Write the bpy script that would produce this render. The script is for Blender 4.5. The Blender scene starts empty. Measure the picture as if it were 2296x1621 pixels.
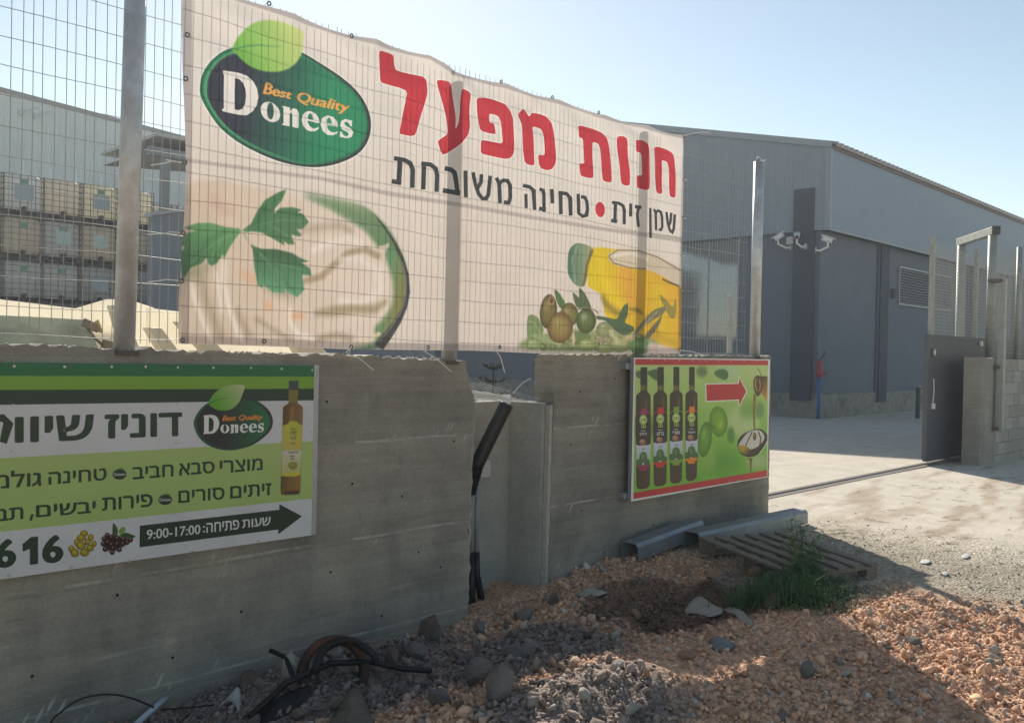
import bpy, math, random
import numpy as np
from math import sin, cos, tan, atan, pi, radians, sqrt
random.seed(7); rng = np.random.default_rng(11)
V = np.array
SC = bpy.context.scene
COL = SC.collection
# ------------------------------------------------------------------ camera
FPX, CX, CY = 2020.0, 1148.0, 810.5          # focal length in photo units (photo 2296 units wide)
ANG, ROLL, PITCH, CAMZ, CAMD = atan(1972/2020), .020, -.0095, 1.62, 4.65
CAM = V([0, -CAMD, CAMZ])
FW = V([cos(ANG)*cos(PITCH), sin(ANG)*cos(PITCH), sin(PITCH)])
R0 = V([sin(ANG), -cos(ANG), 0]); U0 = np.cross(R0, FW)
RT = R0*cos(ROLL)+U0*sin(ROLL); UP = -R0*sin(ROLL)+U0*cos(ROLL)
from mathutils import Matrix, Vector
cd = bpy.data.cameras.new('camera'); cam = bpy.data.objects.new('camera', cd); COL.objects.link(cam)
cd.sensor_width = 36; cd.lens = FPX/2296*36; cd.clip_start = .05; cd.clip_end = 3000
m = Matrix(((RT[0], UP[0], -FW[0], CAM[0]), (RT[1], UP[1], -FW[1], CAM[1]), (RT[2], UP[2], -FW[2], CAM[2]), (0, 0, 0, 1)))
cam.matrix_world = m; SC.camera = cam
# ------------------------------------------------------------------ sky, sun, exposure
SUN_AZ, SUN_EL = radians(55), radians(31.5)   # azimuth counted from +X towards +Y
w = bpy.data.worlds.new('World'); SC.world = w; w.use_nodes = True
nt = w.node_tree; nt.nodes.clear()
sk = nt.nodes.new('ShaderNodeTexSky'); sk.sky_type = 'NISHITA'; sk.sun_disc = False
sk.sun_elevation = SUN_EL; sk.sun_rotation = pi/2-SUN_AZ; sk.air_density = 1.0; sk.dust_density = .15; sk.ozone_density = 1.2
bg = nt.nodes.new('ShaderNodeBackground'); bg.inputs[1].default_value = .104
ow = nt.nodes.new('ShaderNodeOutputWorld'); tn_ = nt.nodes.new('ShaderNodeMix'); tn_.data_type = 'RGBA'; tn_.blend_type = 'MULTIPLY'; tn_.inputs[0].default_value = 1; tn_.inputs[7].default_value = (1.03, .93, .79, 1)
nt.links.new(sk.outputs[0], tn_.inputs[6]); nt.links.new(tn_.outputs[2], bg.inputs[0]); nt.links.new(bg.outputs[0], ow.inputs[0])
sd = bpy.data.lights.new('sun', 'SUN'); sd.energy = 4.3; sd.angle = radians(.6); sd.color = (1, .93, .82)
so = bpy.data.objects.new('sun', sd); COL.objects.link(so)
so.rotation_euler = Vector((cos(SUN_AZ)*cos(SUN_EL), sin(SUN_AZ)*cos(SUN_EL), sin(SUN_EL))).to_track_quat('Z', 'Y').to_euler()
so.location = (0, 0, 30)
vs = SC.view_settings; vs.view_transform = 'Standard'; vs.look = 'None'; vs.exposure = .6; vs.gamma = 1; vs.use_curve_mapping = False
SC.cycles.max_bounces = 6; SC.cycles.transparent_max_bounces = 8
# ------------------------------------------------------------------ measuring: photo point -> point on a world plane
def at(x, y, ax, v):
    d = FW*FPX+RT*(x-CX)-UP*(y-CY)
    return CAM+d*((v-CAM[ax])/d[ax])
# ------------------------------------------------------------------ materials
def lin(c):
    return tuple(((v/255)/12.92 if v/255 <= .04045 else (((v/255)+.055)/1.055)**2.4) for v in c)
MATS = {}
def nodes(name):
    m = bpy.data.materials.new(name); m.use_nodes = True; t = m.node_tree
    MATS[name] = m
    return m, t, t.nodes['Principled BSDF']
def N(t, typ, **k):
    n = t.nodes.new(typ)
    for a, b in k.items():
        if a in n.inputs: n.inputs[a].default_value = b
        else: setattr(n, a, b)
    return n
def ramp(t, fac, stops):
    r = t.nodes.new('ShaderNodeValToRGB'); e = r.color_ramp.elements
    while len(e) < len(stops): e.new(.5)
    for el, (p, c) in zip(e, stops):
        el.position = p; el.color = (*c, 1) if len(c) == 3 else c
    t.links.new(fac, r.inputs[0]); return r.outputs[0]
def mixc(t, fac, a, b, mode='MIX'):
    n = t.nodes.new('ShaderNodeMix'); n.data_type = 'RGBA'; n.blend_type = mode
    for i, v in ((0, fac), (6, a), (7, b)):
        if isinstance(v, bpy.types.NodeSocket): t.links.new(v, n.inputs[i])
        elif i == 0: n.inputs[0].default_value = v
        else: n.inputs[i].default_value = (*v, 1)
    return n.outputs[2]
def coords(t, scale=(1, 1, 1), rot=(0, 0, 0), world=True):
    g = t.nodes.new('ShaderNodeNewGeometry') if world else t.nodes.new('ShaderNodeTexCoord')
    mp = t.nodes.new('ShaderNodeMapping'); mp.inputs['Scale'].default_value = scale; mp.inputs['Rotation'].default_value = rot
    t.links.new(g.outputs['Position' if world else 'Object'], mp.inputs[0]); return mp.outputs[0]
def noise(t, vec, scale, detail=5, rough=.6):
    n = N(t, 'ShaderNodeTexNoise', Scale=scale, Detail=detail, Roughness=rough); t.links.new(vec, n.inputs['Vector']); return n.outputs['Fac']
def bump(t, bs, h, strength, dist):
    b = N(t, 'ShaderNodeBump', Strength=strength, Distance=dist); t.links.new(h, b.inputs['Height']); t.links.new(b.outputs[0], bs.inputs['Normal'])
def mat(name, col, rough=.6, var=.15, scale=6, bmp=.2, dist=.004, metal=0, stretch=(1, 1, 1), dirt=None, dirts=(.5, .7), spec=.4):
    if name in MATS: return MATS[name]
    m, t, bs = nodes(name)
    v = coords(t, stretch); f = noise(t, v, scale)
    c = ramp(t, f, [(.25, tuple(x*(1-var) for x in col)), (.75, tuple(min(1, x*(1+var)) for x in col))])
    if dirt:
        f2 = noise(t, coords(t), scale*.31, 7, .7)
        c = mixc(t, ramp(t, f2, [(dirts[0], (0, 0, 0)), (dirts[1], (1, 1, 1))]), c, dirt)
    t.links.new(c, bs.inputs['Base Color'])
    bs.inputs['Roughness'].default_value = rough; bs.inputs['Metallic'].default_value = metal
    bs.inputs['Specular IOR Level'].default_value = spec
    if bmp: bump(t, bs, noise(t, v, scale*4, 4), bmp, dist)
    return m
# ------------------------------------------------------------------ mesh helpers
class MB:
    def __init__(s): s.v = []; s.f = []
    def add(s, vs, fs):
        o = len(s.v); s.v += [tuple(map(float, p)) for p in vs]; s.f += [tuple(i+o for i in f) for f in fs]; return s
    def box(s, x0, x1, y0, y1, z0, z1):
        return s.add([(x, y, z) for z in (z0, z1) for y in (y0, y1) for x in (x0, x1)],
                     [(0, 2, 3, 1), (4, 5, 7, 6), (0, 1, 5, 4), (2, 6, 7, 3), (0, 4, 6, 2), (1, 3, 7, 5)])
    def hexa(s, b, t):   # four bottom points (ccw from above), four top points
        return s.add(list(b)+list(t), [(0, 3, 2, 1), (4, 5, 6, 7), (0, 1, 5, 4), (1, 2, 6, 5), (2, 3, 7, 6), (3, 0, 4, 7)])
    def prism(s, pts, d):  # planar polygon extruded by vector d
        n = len(pts); p = [V(q, dtype=float) for q in pts]; d = V(d, dtype=float)
        return s.add(p+[q+d for q in p], [tuple(range(n))[::-1], tuple(range(n, 2*n))]+[(i, (i+1) % n, (i+1) % n+n, i+n) for i in range(n)])
    def tube(s, path, r, n=8, cap=True, prof=None):
        path = [V(p, dtype=float) for p in path]; rs = r if hasattr(r, '__len__') else [r]*len(path)
        vs = []; a = None
        for i, p in enumerate(path):
            d = path[min(i+1, len(path)-1)]-path[max(i-1, 0)]; d = d/(np.linalg.norm(d)+1e-12)
            if a is None: a = np.cross(d, (0, 0, 1) if abs(d[2]) < .9 else (0, 1, 0))
            a = a-d*(a@d); a = a/np.linalg.norm(a); b = np.cross(d, a)
            for k in range(n):
                t = 2*pi*(k+.5)/n; vs.append(p+rs[i]*(a*cos(t)+b*sin(t)))
        fs = [(i*n+k, i*n+(k+1) % n, (i+1)*n+(k+1) % n, (i+1)*n+k) for i in range(len(path)-1) for k in range(n)]
        if cap: fs += [tuple(range(n))[::-1], tuple(range((len(path)-1)*n, len(path)*n))]
        return s.add(vs, fs)
    def bar(s, p, q, w, h, up=(0, 0, 1)):
        p = V(p, dtype=float); q = V(q, dtype=float); d = q-p; d = d/np.linalg.norm(d)
        a = np.cross(d, up); a = a/np.linalg.norm(a); b = np.cross(a, d)
        c = [a*w/2-b*h/2, -a*w/2-b*h/2, -a*w/2+b*h/2, a*w/2+b*h/2]
        return s.add([p+k for k in c]+[q+k for k in c], [(0, 1, 2, 3), (7, 6, 5, 4), (0, 4, 5, 1), (1, 5, 6, 2), (2, 6, 7, 3), (3, 7, 4, 0)])
    def mesh(s, name, m, smooth=False):
        me = bpy.data.meshes.new(name); me.from_pydata(s.v, [], s.f)
        if m: me.materials.append(m)
        if smooth: me.shade_smooth()
        me.update(); return me
    def obj(s, name, m, parent=None, smooth=False, bevel=0, **props):
        o = bpy.data.objects.new(name, s.mesh(name, m, smooth)); return fin(o, parent, bevel, props)
def fin(o, parent=None, bevel=0, props={}):
    COL.objects.link(o)
    if parent: o.parent = parent
    if bevel:
        b = o.modifiers.new('bevel', 'BEVEL'); b.width = bevel; b.segments = 2; b.limit_method = 'ANGLE'
    for k, v in props.items(): o[k] = v
    return o
def thing(name, label, cat, loc=(0, 0, 0), group=None):
    o = bpy.data.objects.new(name, None); o.empty_display_size = .2; COL.objects.link(o)
    o.location = loc; o['label'] = label; o['category'] = cat
    if group: o['group'] = group
    return o
def tag(o, label, cat, group=None):
    o['label'] = label; o['category'] = cat
    if group: o['group'] = group
    return o
def inst(name, me, parent, loc=(0, 0, 0), rot=None, scale=None):
    o = bpy.data.objects.new(name, me); COL.objects.link(o); o.location = loc
    if rot: o.rotation_euler = rot
    if scale: o.scale = scale
    if parent: o.parent = parent
    return o
def vnoise(x, y, seed=0):
    def h(i, j):
        n = (i.astype(np.int64)*374761393+j.astype(np.int64)*668265263+seed*982451653) & 0x7fffffff
        n = ((n ^ (n >> 13))*1274126177) & 0x7fffffff
        return ((n ^ (n >> 16)) & 0xffff)/65535.
    xi = np.floor(x); yi = np.floor(y); fx = x-xi; fy = y-yi; fx = fx*fx*(3-2*fx); fy = fy*fy*(3-2*fy)
    return (h(xi, yi)*(1-fx)+h(xi+1, yi)*fx)*(1-fy)+(h(xi, yi+1)*(1-fx)+h(xi+1, yi+1)*fx)*fy
def fbm(x, y, o=4, seed=0):
    r = 0; a = .5; t = 0
    for k in range(o):
        r = r+a*vnoise(x*2**k, y*2**k, seed+k); t += a; a *= .5
    return r/t
def sstep(a, b, x):
    t = np.clip((x-a)/(b-a), 0, 1); return t*t*(3-2*t)
# ================================================================== GROUND
def mound(x, y, cx, cy, rx, ry, h):
    return h*np.exp(-(((x-cx)/rx)**2+((y-cy)/ry)**2))
def gh(x, y):
    x = np.asarray(x, float); y = np.asarray(y, float)
    front = 1-sstep(.43, .56, y)
    base = -.30*(1-sstep(3.8, 7.4, x))*(1-.85*sstep(.35, 2.0, -y))*front
    rub = (1-sstep(5.9, 7.0, x+.5*(fbm(x*1.3, y*1.3, 2, 5)-.5)))*front
    m = mound(x, y, 4.75, -.62, .5, .32, .13)+mound(x, y, 3.1, -.35, .8, .35, .12)+mound(x, y, 5.45, -2.45, .9, .5, .07)\
        + mound(x, y, 3.45, -1.85, .6, .35, .09)-mound(x, y, 5.4, -1.4, .5, .25, .06)+mound(x, y, 5.6, -.55, .4, .22, .08)
    n = .10*(fbm(x*1.9, y*1.9, 3, 1)-.5)+.055*(fbm(x*7, y*7, 3, 2)-.5)+.045*(fbm(x*19, y*19, 2, 3)-.5)
    dirt = front*(1-sstep(7.6, 8.5, x+.25*y))*(.03*(fbm(x*6, y*6, 3, 9)-.5)+.02*(fbm(x*25, y*25, 2, 8)-.5))
    return base+rub*(m+n)+(1-rub)*dirt-.075*sstep(12, 24, x)*sstep(-6, 2, y)
ORANGE, GREYST, SOIL = V([.69, .43, .285]), V([.215, .20, .19]), V([.125, .085, .062])
DIRT, YARD = V([.42, .375, .30]), V([.62, .555, .455])
def blob(x, y, cx, cy, rx, ry, seed=0, ang=0):
    dx, dy = x-cx, y-cy; c, s = cos(ang), sin(ang); u = (dx*c+dy*s)/rx; v = (-dx*s+dy*c)/ry
    d = np.sqrt(u*u+v*v)+.55*(fbm(x*3.1, y*3.1, 3, 40+seed)-.5)
    return 1-sstep(.72, 1.12, d)
def gcol(x, y):
    x = np.asarray(x, float); y = np.asarray(y, float)
    c = np.ones(x.shape+(3,))*ORANGE
    def over(c, k, t): return c*(1-t[..., None])+k*t[..., None]
    c = over(c, GREYST, .85*np.maximum(blob(x, y, 3.95, -1.05, .75, .5, 1), blob(x, y, 2.7, -.45, 1.2, .6, 2)))
    c = over(c, GREYST*1.1, .8*blob(x, y, 3.3, -2.0, .55, .5, 8))
    c = over(c, SOIL, .92*np.maximum(blob(x, y, 5.35, -1.35, .95, .45, 3), blob(x, y, 5.2, -.85, .6, .35, 4)*.85))
    g = .9*blob(x, y, 6.35, -1.55, .55, .65, 5); c = over(c, V([.36, .315, .255]), g)
    t = sstep(6.0, 6.9, x+.6*(fbm(x*2, y*2, 3, 6)-.5)+.12*(y+1)); c = over(c, DIRT, t)
    t = sstep(7.3, 8.6, x+1.0*(fbm(x*1.2, y*1.2, 3, 7)-.5)+.18*y); c = over(c, YARD, t)
    t = sstep(.52, .70, fbm(x*.8+y*1.1, y*4.2-x*1.0, 4, 12))*sstep(7.5, 9, x)*(1-sstep(-.2, 2.5, y)*.6)*(.3+.7*fbm(x*9, y*9, 3, 15)); c = over(c, V([.36, .27, .18]), .95*t)   # tracked-in soil
    t = sstep(.42, .56, y); c = over(c, YARD*(.95+.1*fbm(x*.6, y*.6, 3, 13))[..., None], t)
    return c
def axis_vals(spans):
    out = []
    for a, b, s in spans: out += list(np.arange(a, b, s))
    return V(out+[spans[-1][1]])
gx = axis_vals([(-400, -40, 60), (-40, -2, 4), (-2, 1.2, .2), (1.2, 7.4, .03), (7.4, 9.4, .05), (9.4, 18, .2), (18, 40, 1), (40, 400, 60)])
gy = axis_vals([(-400, -40, 60), (-40, -5, 5), (-5, -3.6, .1), (-3.6, .03, .03), (.03, .7, .06), (.7, 8, .35), (8, 40, 4), (40, 400, 60)])
X, Y = np.meshgrid(gx, gy); Z = gh(X, Y)
nx, ny = len(gx), len(gy)
me = bpy.data.meshes.new('ground')
idx = np.arange(nx*ny).reshape(ny, nx)
quads = np.stack([idx[:-1, :-1], idx[:-1, 1:], idx[1:, 1:], idx[1:, :-1]], -1).reshape(-1, 4)
me.from_pydata(np.stack([X, Y, Z], -1).reshape(-1, 3).tolist(), [], quads.tolist())
ca = me.color_attributes.new('tone', 'FLOAT_COLOR', 'POINT')
cc = np.ones((nx*ny, 4), np.float32); cc[:, :3] = gcol(X, Y).reshape(-1, 3); cc[:, 3] = (1-.8*sstep(7.6, 9.2, X+.2*Y)*1.0).ravel(); ca.data.foreach_set('color', cc.ravel())
m, t, bs = nodes('ground')
at_ = N(t, 'ShaderNodeAttribute', attribute_name='tone'); v = coords(t)
f1 = noise(t, v, 38, 6, .75); f2 = noise(t, v, 2.3, 6, .65)
c = mixc(t, at_.outputs['Alpha'], at_.outputs['Color'], ramp(t, f1, [(.3, (.62, .6, .58)), (.7, (1.3, 1.3, 1.3))]), 'MULTIPLY')
c = mixc(t, 1, c, ramp(t, f2, [(.3, (.86, .85, .84)), (.7, (1.1, 1.1, 1.1))]), 'MULTIPLY')
g1 = t.nodes.new('ShaderNodeTexVoronoi'); g1.inputs['Scale'].default_value = 55; t.links.new(v, g1.inputs['Vector']); g2 = t.nodes.new('ShaderNodeTexVoronoi'); g2.inputs['Scale'].default_value = 120; t.links.new(v, g2.inputs['Vector'])
sg = t.nodes.new('ShaderNodeSeparateColor'); t.links.new(g1.outputs['Color'], sg.inputs[0]); sg2 = t.nodes.new('ShaderNodeSeparateColor'); t.links.new(g2.outputs['Color'], sg2.inputs[0])
grit = mixc(t, 1, ramp(t, sg.outputs[0], [(0, (.72, .70, .68)), (.8, (1.12, 1.12, 1.12)), (1, (1.45, 1.42, 1.38))]), ramp(t, sg2.outputs[1], [(0, (.82, .82, .82)), (1, (1.2, 1.2, 1.2))]), 'MULTIPLY')
c = mixc(t, at_.outputs['Alpha'], c, mixc(t, 1, c, grit, 'MULTIPLY'))
t.links.new(c, bs.inputs['Base Color']); bs.inputs['Roughness'].default_value = .95; bs.inputs['Specular IOR Level'].default_value = .15
mm = t.nodes.new('ShaderNodeMath'); mm.operation = 'MULTIPLY'; m0 = t.nodes.new('ShaderNodeMath'); m0.operation = 'SUBTRACT'; t.links.new(noise(t, v, 55, 5, .7), m0.inputs[0]); t.links.new(g1.outputs['Distance'], m0.inputs[1]); t.links.new(m0.outputs[0], mm.inputs[0]); t.links.new(at_.outputs['Alpha'], mm.inputs[1]); bump(t, bs, mm.outputs[0], .8, .016)
me.materials.append(m); me.shade_smooth()
fin(bpy.data.objects.new('ground', me), None, 0, {'kind': 'structure'})

# ------------------------------------------------------------------ loose stones
def rock_proto(n, seed, flat=.75):      # broken stone: hull of random points
    import bmesh
    r = np.random.default_rng(seed); bm = bmesh.new(); d = r.normal(size=(n, 3)); d /= np.linalg.norm(d, axis=1)[:, None]
    d *= V([1.15, r.uniform(.6, .9), flat*r.uniform(.6, 1)])*r.uniform(.78, 1.1, (n, 1))
    for p in d: bm.verts.new(p)
    bmesh.ops.convex_hull(bm, input=bm.verts[:]); bmesh.ops.delete(bm, geom=[v for v in bm.verts if not v.link_faces], context='VERTS'); bmesh.ops.triangulate(bm, faces=bm.faces[:])
    bm.verts.index_update(); bm.verts.ensure_lookup_table(); vs = V([v.co[:] for v in bm.verts]); fs = V([[v.index for v in f.verts] for f in bm.faces]); bm.free()
    return vs, fs
LOW = [rock_proto(10, 50+i) for i in range(8)]; MID = [rock_proto(18, 80+i) for i in range(8)]
def rotm(n):
    q = rng.normal(size=(n, 4)); q /= np.linalg.norm(q, axis=1)[:, None]; a, b, c, d = q.T
    return np.stack([1-2*(c*c+d*d), 2*(b*c-a*d), 2*(b*d+a*c), 2*(b*c+a*d), 1-2*(b*b+d*d), 2*(c*d-a*b), 2*(b*d-a*c), 2*(c*d+a*b), 1-2*(b*b+c*c)], -1).reshape(n, 3, 3)
def stone_mat():
    m, t, bs = nodes('stone')
    a = N(t, 'ShaderNodeAttribute', attribute_name='tone'); v = coords(t); f = noise(t, v, 60, 5, .7)
    c = mixc(t, 1, a.outputs['Color'], ramp(t, f, [(.3, (.7, .68, .66)), (.7, (1.25, 1.25, 1.25))]), 'MULTIPLY')
    t.links.new(c, bs.inputs['Base Color']); bs.inputs['Roughness'].default_value = .9; bs.inputs['Specular IOR Level'].default_value = .2
    bump(t, bs, noise(t, v, 90, 4), .4, .004); return m
STONE = stone_mat()
def stones(name, P, S, C, protos, sink=.25):
    VS, FS, CS, off = [], [], [], 0
    k = rng.integers(0, len(protos), len(P))
    for j, (pv, pf) in enumerate(protos):
        s = np.where(k == j)[0]
        if not len(s): continue
        v = np.einsum('nij,kj->nki', rotm(len(s)), pv)*S[s][:, None, None]+P[s][:, None, :]+V([0, 0, 1])*(S[s]*(.5-sink))[:, None, None]
        VS.append(v.reshape(-1, 3)); CS.append(np.repeat(C[s], len(pv), 0))
        FS.append((pf[None]+(np.arange(len(s))*len(pv))[:, None, None]+off).reshape(-1, 3)); off += len(s)*len(pv)
    me = bpy.data.meshes.new(name); v = np.concatenate(VS); f = np.concatenate(FS)
    me.vertices.add(len(v)); me.vertices.foreach_set('co', v.ravel().astype(np.float32))
    me.loops.add(f.size); me.loops.foreach_set('vertex_index', f.ravel().astype(np.int32))
    me.polygons.add(len(f)); me.polygons.foreach_set('loop_start', np.arange(0, f.size, 3, dtype=np.int32))
    me.update(calc_edges=True); me.validate()
    ca = me.color_attributes.new('tone', 'FLOAT_COLOR', 'POINT'); c = np.ones((len(v), 4), np.float32); c[:, :3] = np.concatenate(CS); ca.data.foreach_set('color', c.ravel())
    me.materials.append(STONE); o = bpy.data.objects.new(name, me); COL.objects.link(o); return o
def scatter(n, smin, smax, pw, x0, x1, y0, y1, dens):
    x = rng.uniform(x0, x1, n); y = rng.uniform(y0, y1, n); k = rng.uniform(0, 1, n) < dens(x, y); x, y = x[k], y[k]
    s = smin+(smax-smin)*rng.uniform(0, 1, len(x))**pw
    c = gcol(x, y)*rng.uniform(.72, 1.28, (len(x), 1)); g = rng.uniform(0, 1, len(x)) < .13
    c[g] = (c[g].mean(1)[:, None]*V([1.12, 1.0, .86]))*rng.uniform(.55, 1.15, (g.sum(), 1))
    return np.stack([x, y, gh(x, y)], -1), s, np.clip(c, .03, .8)
def d_rub(x, y):
    soft = (1-.6*blob(x, y, 4.6, -1.9, 1.0, .6, 21))*(.55+.45*sstep(.42, .6, fbm(x*1.7, y*1.7, 3, 61)))
    return (1-sstep(5.9, 6.9, x+.5*(fbm(x*2, y*2, 2, 30)-.5)))*soft*(1-.6*blob(x, y, 5.45, -1.35, .75, .42, 3))
a = scatter(44000, .005, .030, 2.3, 1.4, 7.0, -3.7, -.01, d_rub)
stones('gravel', *a, LOW)['kind'] = 'stuff'
a = scatter(2600, .020, .052, 2.0, 1.4, 6.6, -3.6, -.03, lambda x, y: d_rub(x, y)*(.35+.65*np.maximum(blob(x, y, 3.95, -1.05, .85, .6, 1), blob(x, y, 2.7, -.45, 1.2, .6, 2))))
stones('rubble', *a, MID)['kind'] = 'stuff'
a = scatter(3500, .004, .017, 2.5, 5.9, 9.5, -4.2, 0, lambda x, y: sstep(5.9, 6.4, x)*(1-sstep(7.0, 9.0, x+.2*y))*.9+.015)
stones('dirt_pebbles', *a, LOW)['kind'] = 'stuff'

# ================================================================== CONCRETE WALLS
def concrete(name, base, board=.105, dark=.7, marks=True):
    m, t, bs = nodes(name); g = N(t, 'ShaderNodeNewGeometry'); sep = N(t, 'ShaderNodeSeparateXYZ'); t.links.new(g.outputs['Position'], sep.inputs[0])
    def math_(op, a, b=None):
        n = t.nodes.new('ShaderNodeMath'); n.operation = op
        for i, q in enumerate((a, b)):
            if q is None: continue
            if isinstance(q, (int, float)): n.inputs[i].default_value = q
            else: t.links.new(q, n.inputs[i])
        return n.outputs[0]
    streak = noise(t, coords(t, (.9, .9, 9)), 1.6, 6, .6)
    clouds = noise(t, coords(t), 1.3, 6, .65); fine = noise(t, coords(t), 45, 4, .7)
    wob = math_('MULTIPLY', noise(t, coords(t, (1, 1, 0)), 1.1, 2), .03)
    zb = math_('DIVIDE', math_('ADD', sep.outputs[2], wob), board); row = math_('FLOOR', zb); fr = math_('FRACT', zb)
    wn = N(t, 'ShaderNodeTexWhiteNoise', noise_dimensions='2D'); cb = N(t, 'ShaderNodeCombineXYZ')
    t.links.new(row, cb.inputs[0]); t.links.new(math_('FLOOR', math_('ADD', math_('MULTIPLY', sep.outputs[0], .45), math_('MULTIPLY', row, .37))), cb.inputs[1]); t.links.new(cb.outputs[0], wn.inputs['Vector'])
    c = ramp(t, streak, [(.25, tuple(x*(dark+.12) for x in base)), (.5, base), (.8, tuple(x*1.16 for x in base))])
    c = mixc(t, 1, c, ramp(t, clouds, [(.3, (.72, .73, .74)), (.55, (1, 1, 1)), (.75, (1.2, 1.17, 1.1))]), 'MULTIPLY')
    c = mixc(t, 1, c, ramp(t, wn.outputs['Value'], [(0, (.9, .9, .9)), (1, (1.08, 1.08, 1.07))]), 'MULTIPLY')
    joint = ramp(t, fr, [(0, (0, 0, 0)), (.05, (1, 1, 1)), (.95, (1, 1, 1)), (1, (0, 0, 0))])
    c = mixc(t, 1, c, ramp(t, fine, [(.3, (.85, .85, .85)), (.7, (1.1, 1.1, 1.1))]), 'MULTIPLY')
    if marks:      # panel joints every 0.61 m with pale scrape marks beside them
        jz = math_('ADD', sep.outputs[2], math_('MULTIPLY', math_('SUBTRACT', noise(t, coords(t, (1, 1, 0)), .8, 2), .5), .05))
        jd = math_('MULTIPLY', math_('ABSOLUTE', math_('SUBTRACT', math_('FRACT', math_('ADD', math_('DIVIDE', math_('SUBTRACT', jz, .43), .61), .5)), .5)), .61)
        vert = math_('MULTIPLY', math_('ABSOLUTE', math_('SUBTRACT', math_('FRACT', math_('DIVIDE', math_('SUBTRACT', sep.outputs[0], 3.21), 2.42)), .5)), 2.42)
        lnz = ramp(t, jd, [(0, (1, 1, 1)), (.004, (1, 1, 1)), (.009, (0, 0, 0))])
        brk = ramp(t, noise(t, coords(t, (2.2, 1, .1)), 1.5, 4), [(.42, (0, 0, 0)), (.58, (.8, .8, .8))])
        c = mixc(t, mixc(t, 1, lnz, brk, 'MULTIPLY'), c, (.50, .47, .41))
        c = mixc(t, ramp(t, vert, [(1.195, (0, 0, 0)), (1.205, (.55, .55, .55))]), c, tuple(x*.72 for x in base))
        c2 = t.nodes.new('ShaderNodeCombineXYZ'); t.links.new(sep.outputs[0], c2.inputs[0]); t.links.new(sep.outputs[2], c2.inputs[1])
        mpp = t.nodes.new('ShaderNodeMapping'); mpp.vector_type = 'TEXTURE'; mpp.inputs['Rotation'].default_value = (0, 0, -.5); mpp.inputs['Scale'].default_value = (1/24, 1/4.5, 1); t.links.new(c2.outputs[0], mpp.inputs[0])
        vo = t.nodes.new('ShaderNodeTexVoronoi'); vo.voronoi_dimensions = '2D'; vo.inputs['Scale'].default_value = 1; t.links.new(mpp.outputs[0], vo.inputs['Vector'])
        mk = ramp(t, vo.outputs['Distance'], [(.12, (1, 1, 1)), (.26, (0, 0, 0))])
        clump = ramp(t, noise(t, coords(t, (1, 1, .6)), 3.4, 3), [(.56, (0, 0, 0)), (.64, (1, 1, 1))])
        near = ramp(t, jd, [(.03, (1, 1, 1)), (.11, (0, 0, 0))])
        mk = mixc(t, 1, mixc(t, 1, mk, clump, 'MULTIPLY'), near, 'MULTIPLY')
        c = mixc(t, mk, c, (.50, .485, .44))
        lo = noise(t, coords(t, (.35, 1, 4.2), (0, .04, 0)), 2.4, 6, .7)      # lime and grime streaks
        c = mixc(t, ramp(t, lo, [(.60, (0, 0, 0)), (.74, (.6, .6, .6))]), c, (.46, .44, .38))
        c = mixc(t, ramp(t, lo, [(.26, (.55, .55, .55)), (.40, (0, 0, 0))]), c, tuple(x*.6 for x in base))
        bl_ = noise(t, coords(t, (1, 1, .7)), 2.6, 6, .75)
        c = mixc(t, 1, c, ramp(t, bl_, [(.32, (.80, .80, .81)), (.5, (1, 1, 1)), (.68, (1.13, 1.10, 1.05))]), 'MULTIPLY')
    t.links.new(c, bs.inputs['Base Color']); bs.inputs['Roughness'].default_value = .88; bs.inputs['Specular IOR Level'].default_value = .25
    h = math_('ADD', math_('MULTIPLY', streak, .8), math_('ADD', math_('MULTIPLY', joint, .22), math_('MULTIPLY', fine, .25)))
    bump(t, bs, h, .55, .012); return m
M_WALL = concrete('board_marked_concrete', (.315, .290, .245))
M_NICHE = concrete('smooth_concrete', (.42, .415, .375), board=3, dark=.85, marks=False)
def rough(pts, step, amp, seed):     # outline with uneven cast edges (xz)
    r = np.random.default_rng(seed); out = []
    for (a, am), (b, _) in zip(pts, pts[1:]+pts[:1]):
        a2, b2 = V(a, float), V(b, float); n = max(1, int(np.linalg.norm(b2-a2)/step)) if am else 1
        for i in range(n):
            p = a2+(b2-a2)*i/n; out.append(p+(r.normal(0, amp*am, 2) if i else 0))
    return out
def wall_slab(name, pts, y0, y1, m, parent, seed=1, amp=.006):
    o = rough(pts, .035, amp, seed); return MB().prism([(p[0], y0, p[1]) for p in o], (0, y1-y0, 0)).obj(name, m, parent)
def crumbs(name, x0, x1, zf, parent, n, seed, y0=.02, y1=.19):
    r = np.random.default_rng(seed); x = r.uniform(x0, x1, n); y = r.uniform(y0, y1, n)
    P = np.stack([x, y, zf(x)], -1); o = stones(name, P, r.uniform(.004, .016, n), np.ones((n, 3))*.42*r.uniform(.8, 1.2, (n, 1)), LOW, .35)
    o.parent = parent; o['kind'] = 'stuff'
zl = lambda x: 1.60-.0150*(x-1.9); zr = lambda x: 1.612+.0085*(x-5)
wl = thing('concrete_wall', 'board-marked grey concrete wall left of the pipe recess, carrying the wide green and white sign', 'wall', (0, 0, 0))
wall_slab('wall_panel', [((-3, -.8), 0), ((4.345, -.8), 1), ((4.37, .9), 1), ((4.385, 1.30), 1), ((4.33, 1.42), 1), ((4.30, 1.555), 1), ((3.6, zl(3.6)), 1.3), ((-3, zl(-3)), 0)], 0, .2, M_WALL, wl, 3)
wall_slab('broken_edge', [((4.346, -.8), 0), ((4.372, -.8), 1), ((4.40, .9), 1), ((4.41, 1.29), 1), ((4.386, 1.29), 1), ((4.371, .9), 1)], .012, .19, mat('mortar', (.36, .33, .29), .95, .2, 20, .6, .01), wl, 4)
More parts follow.
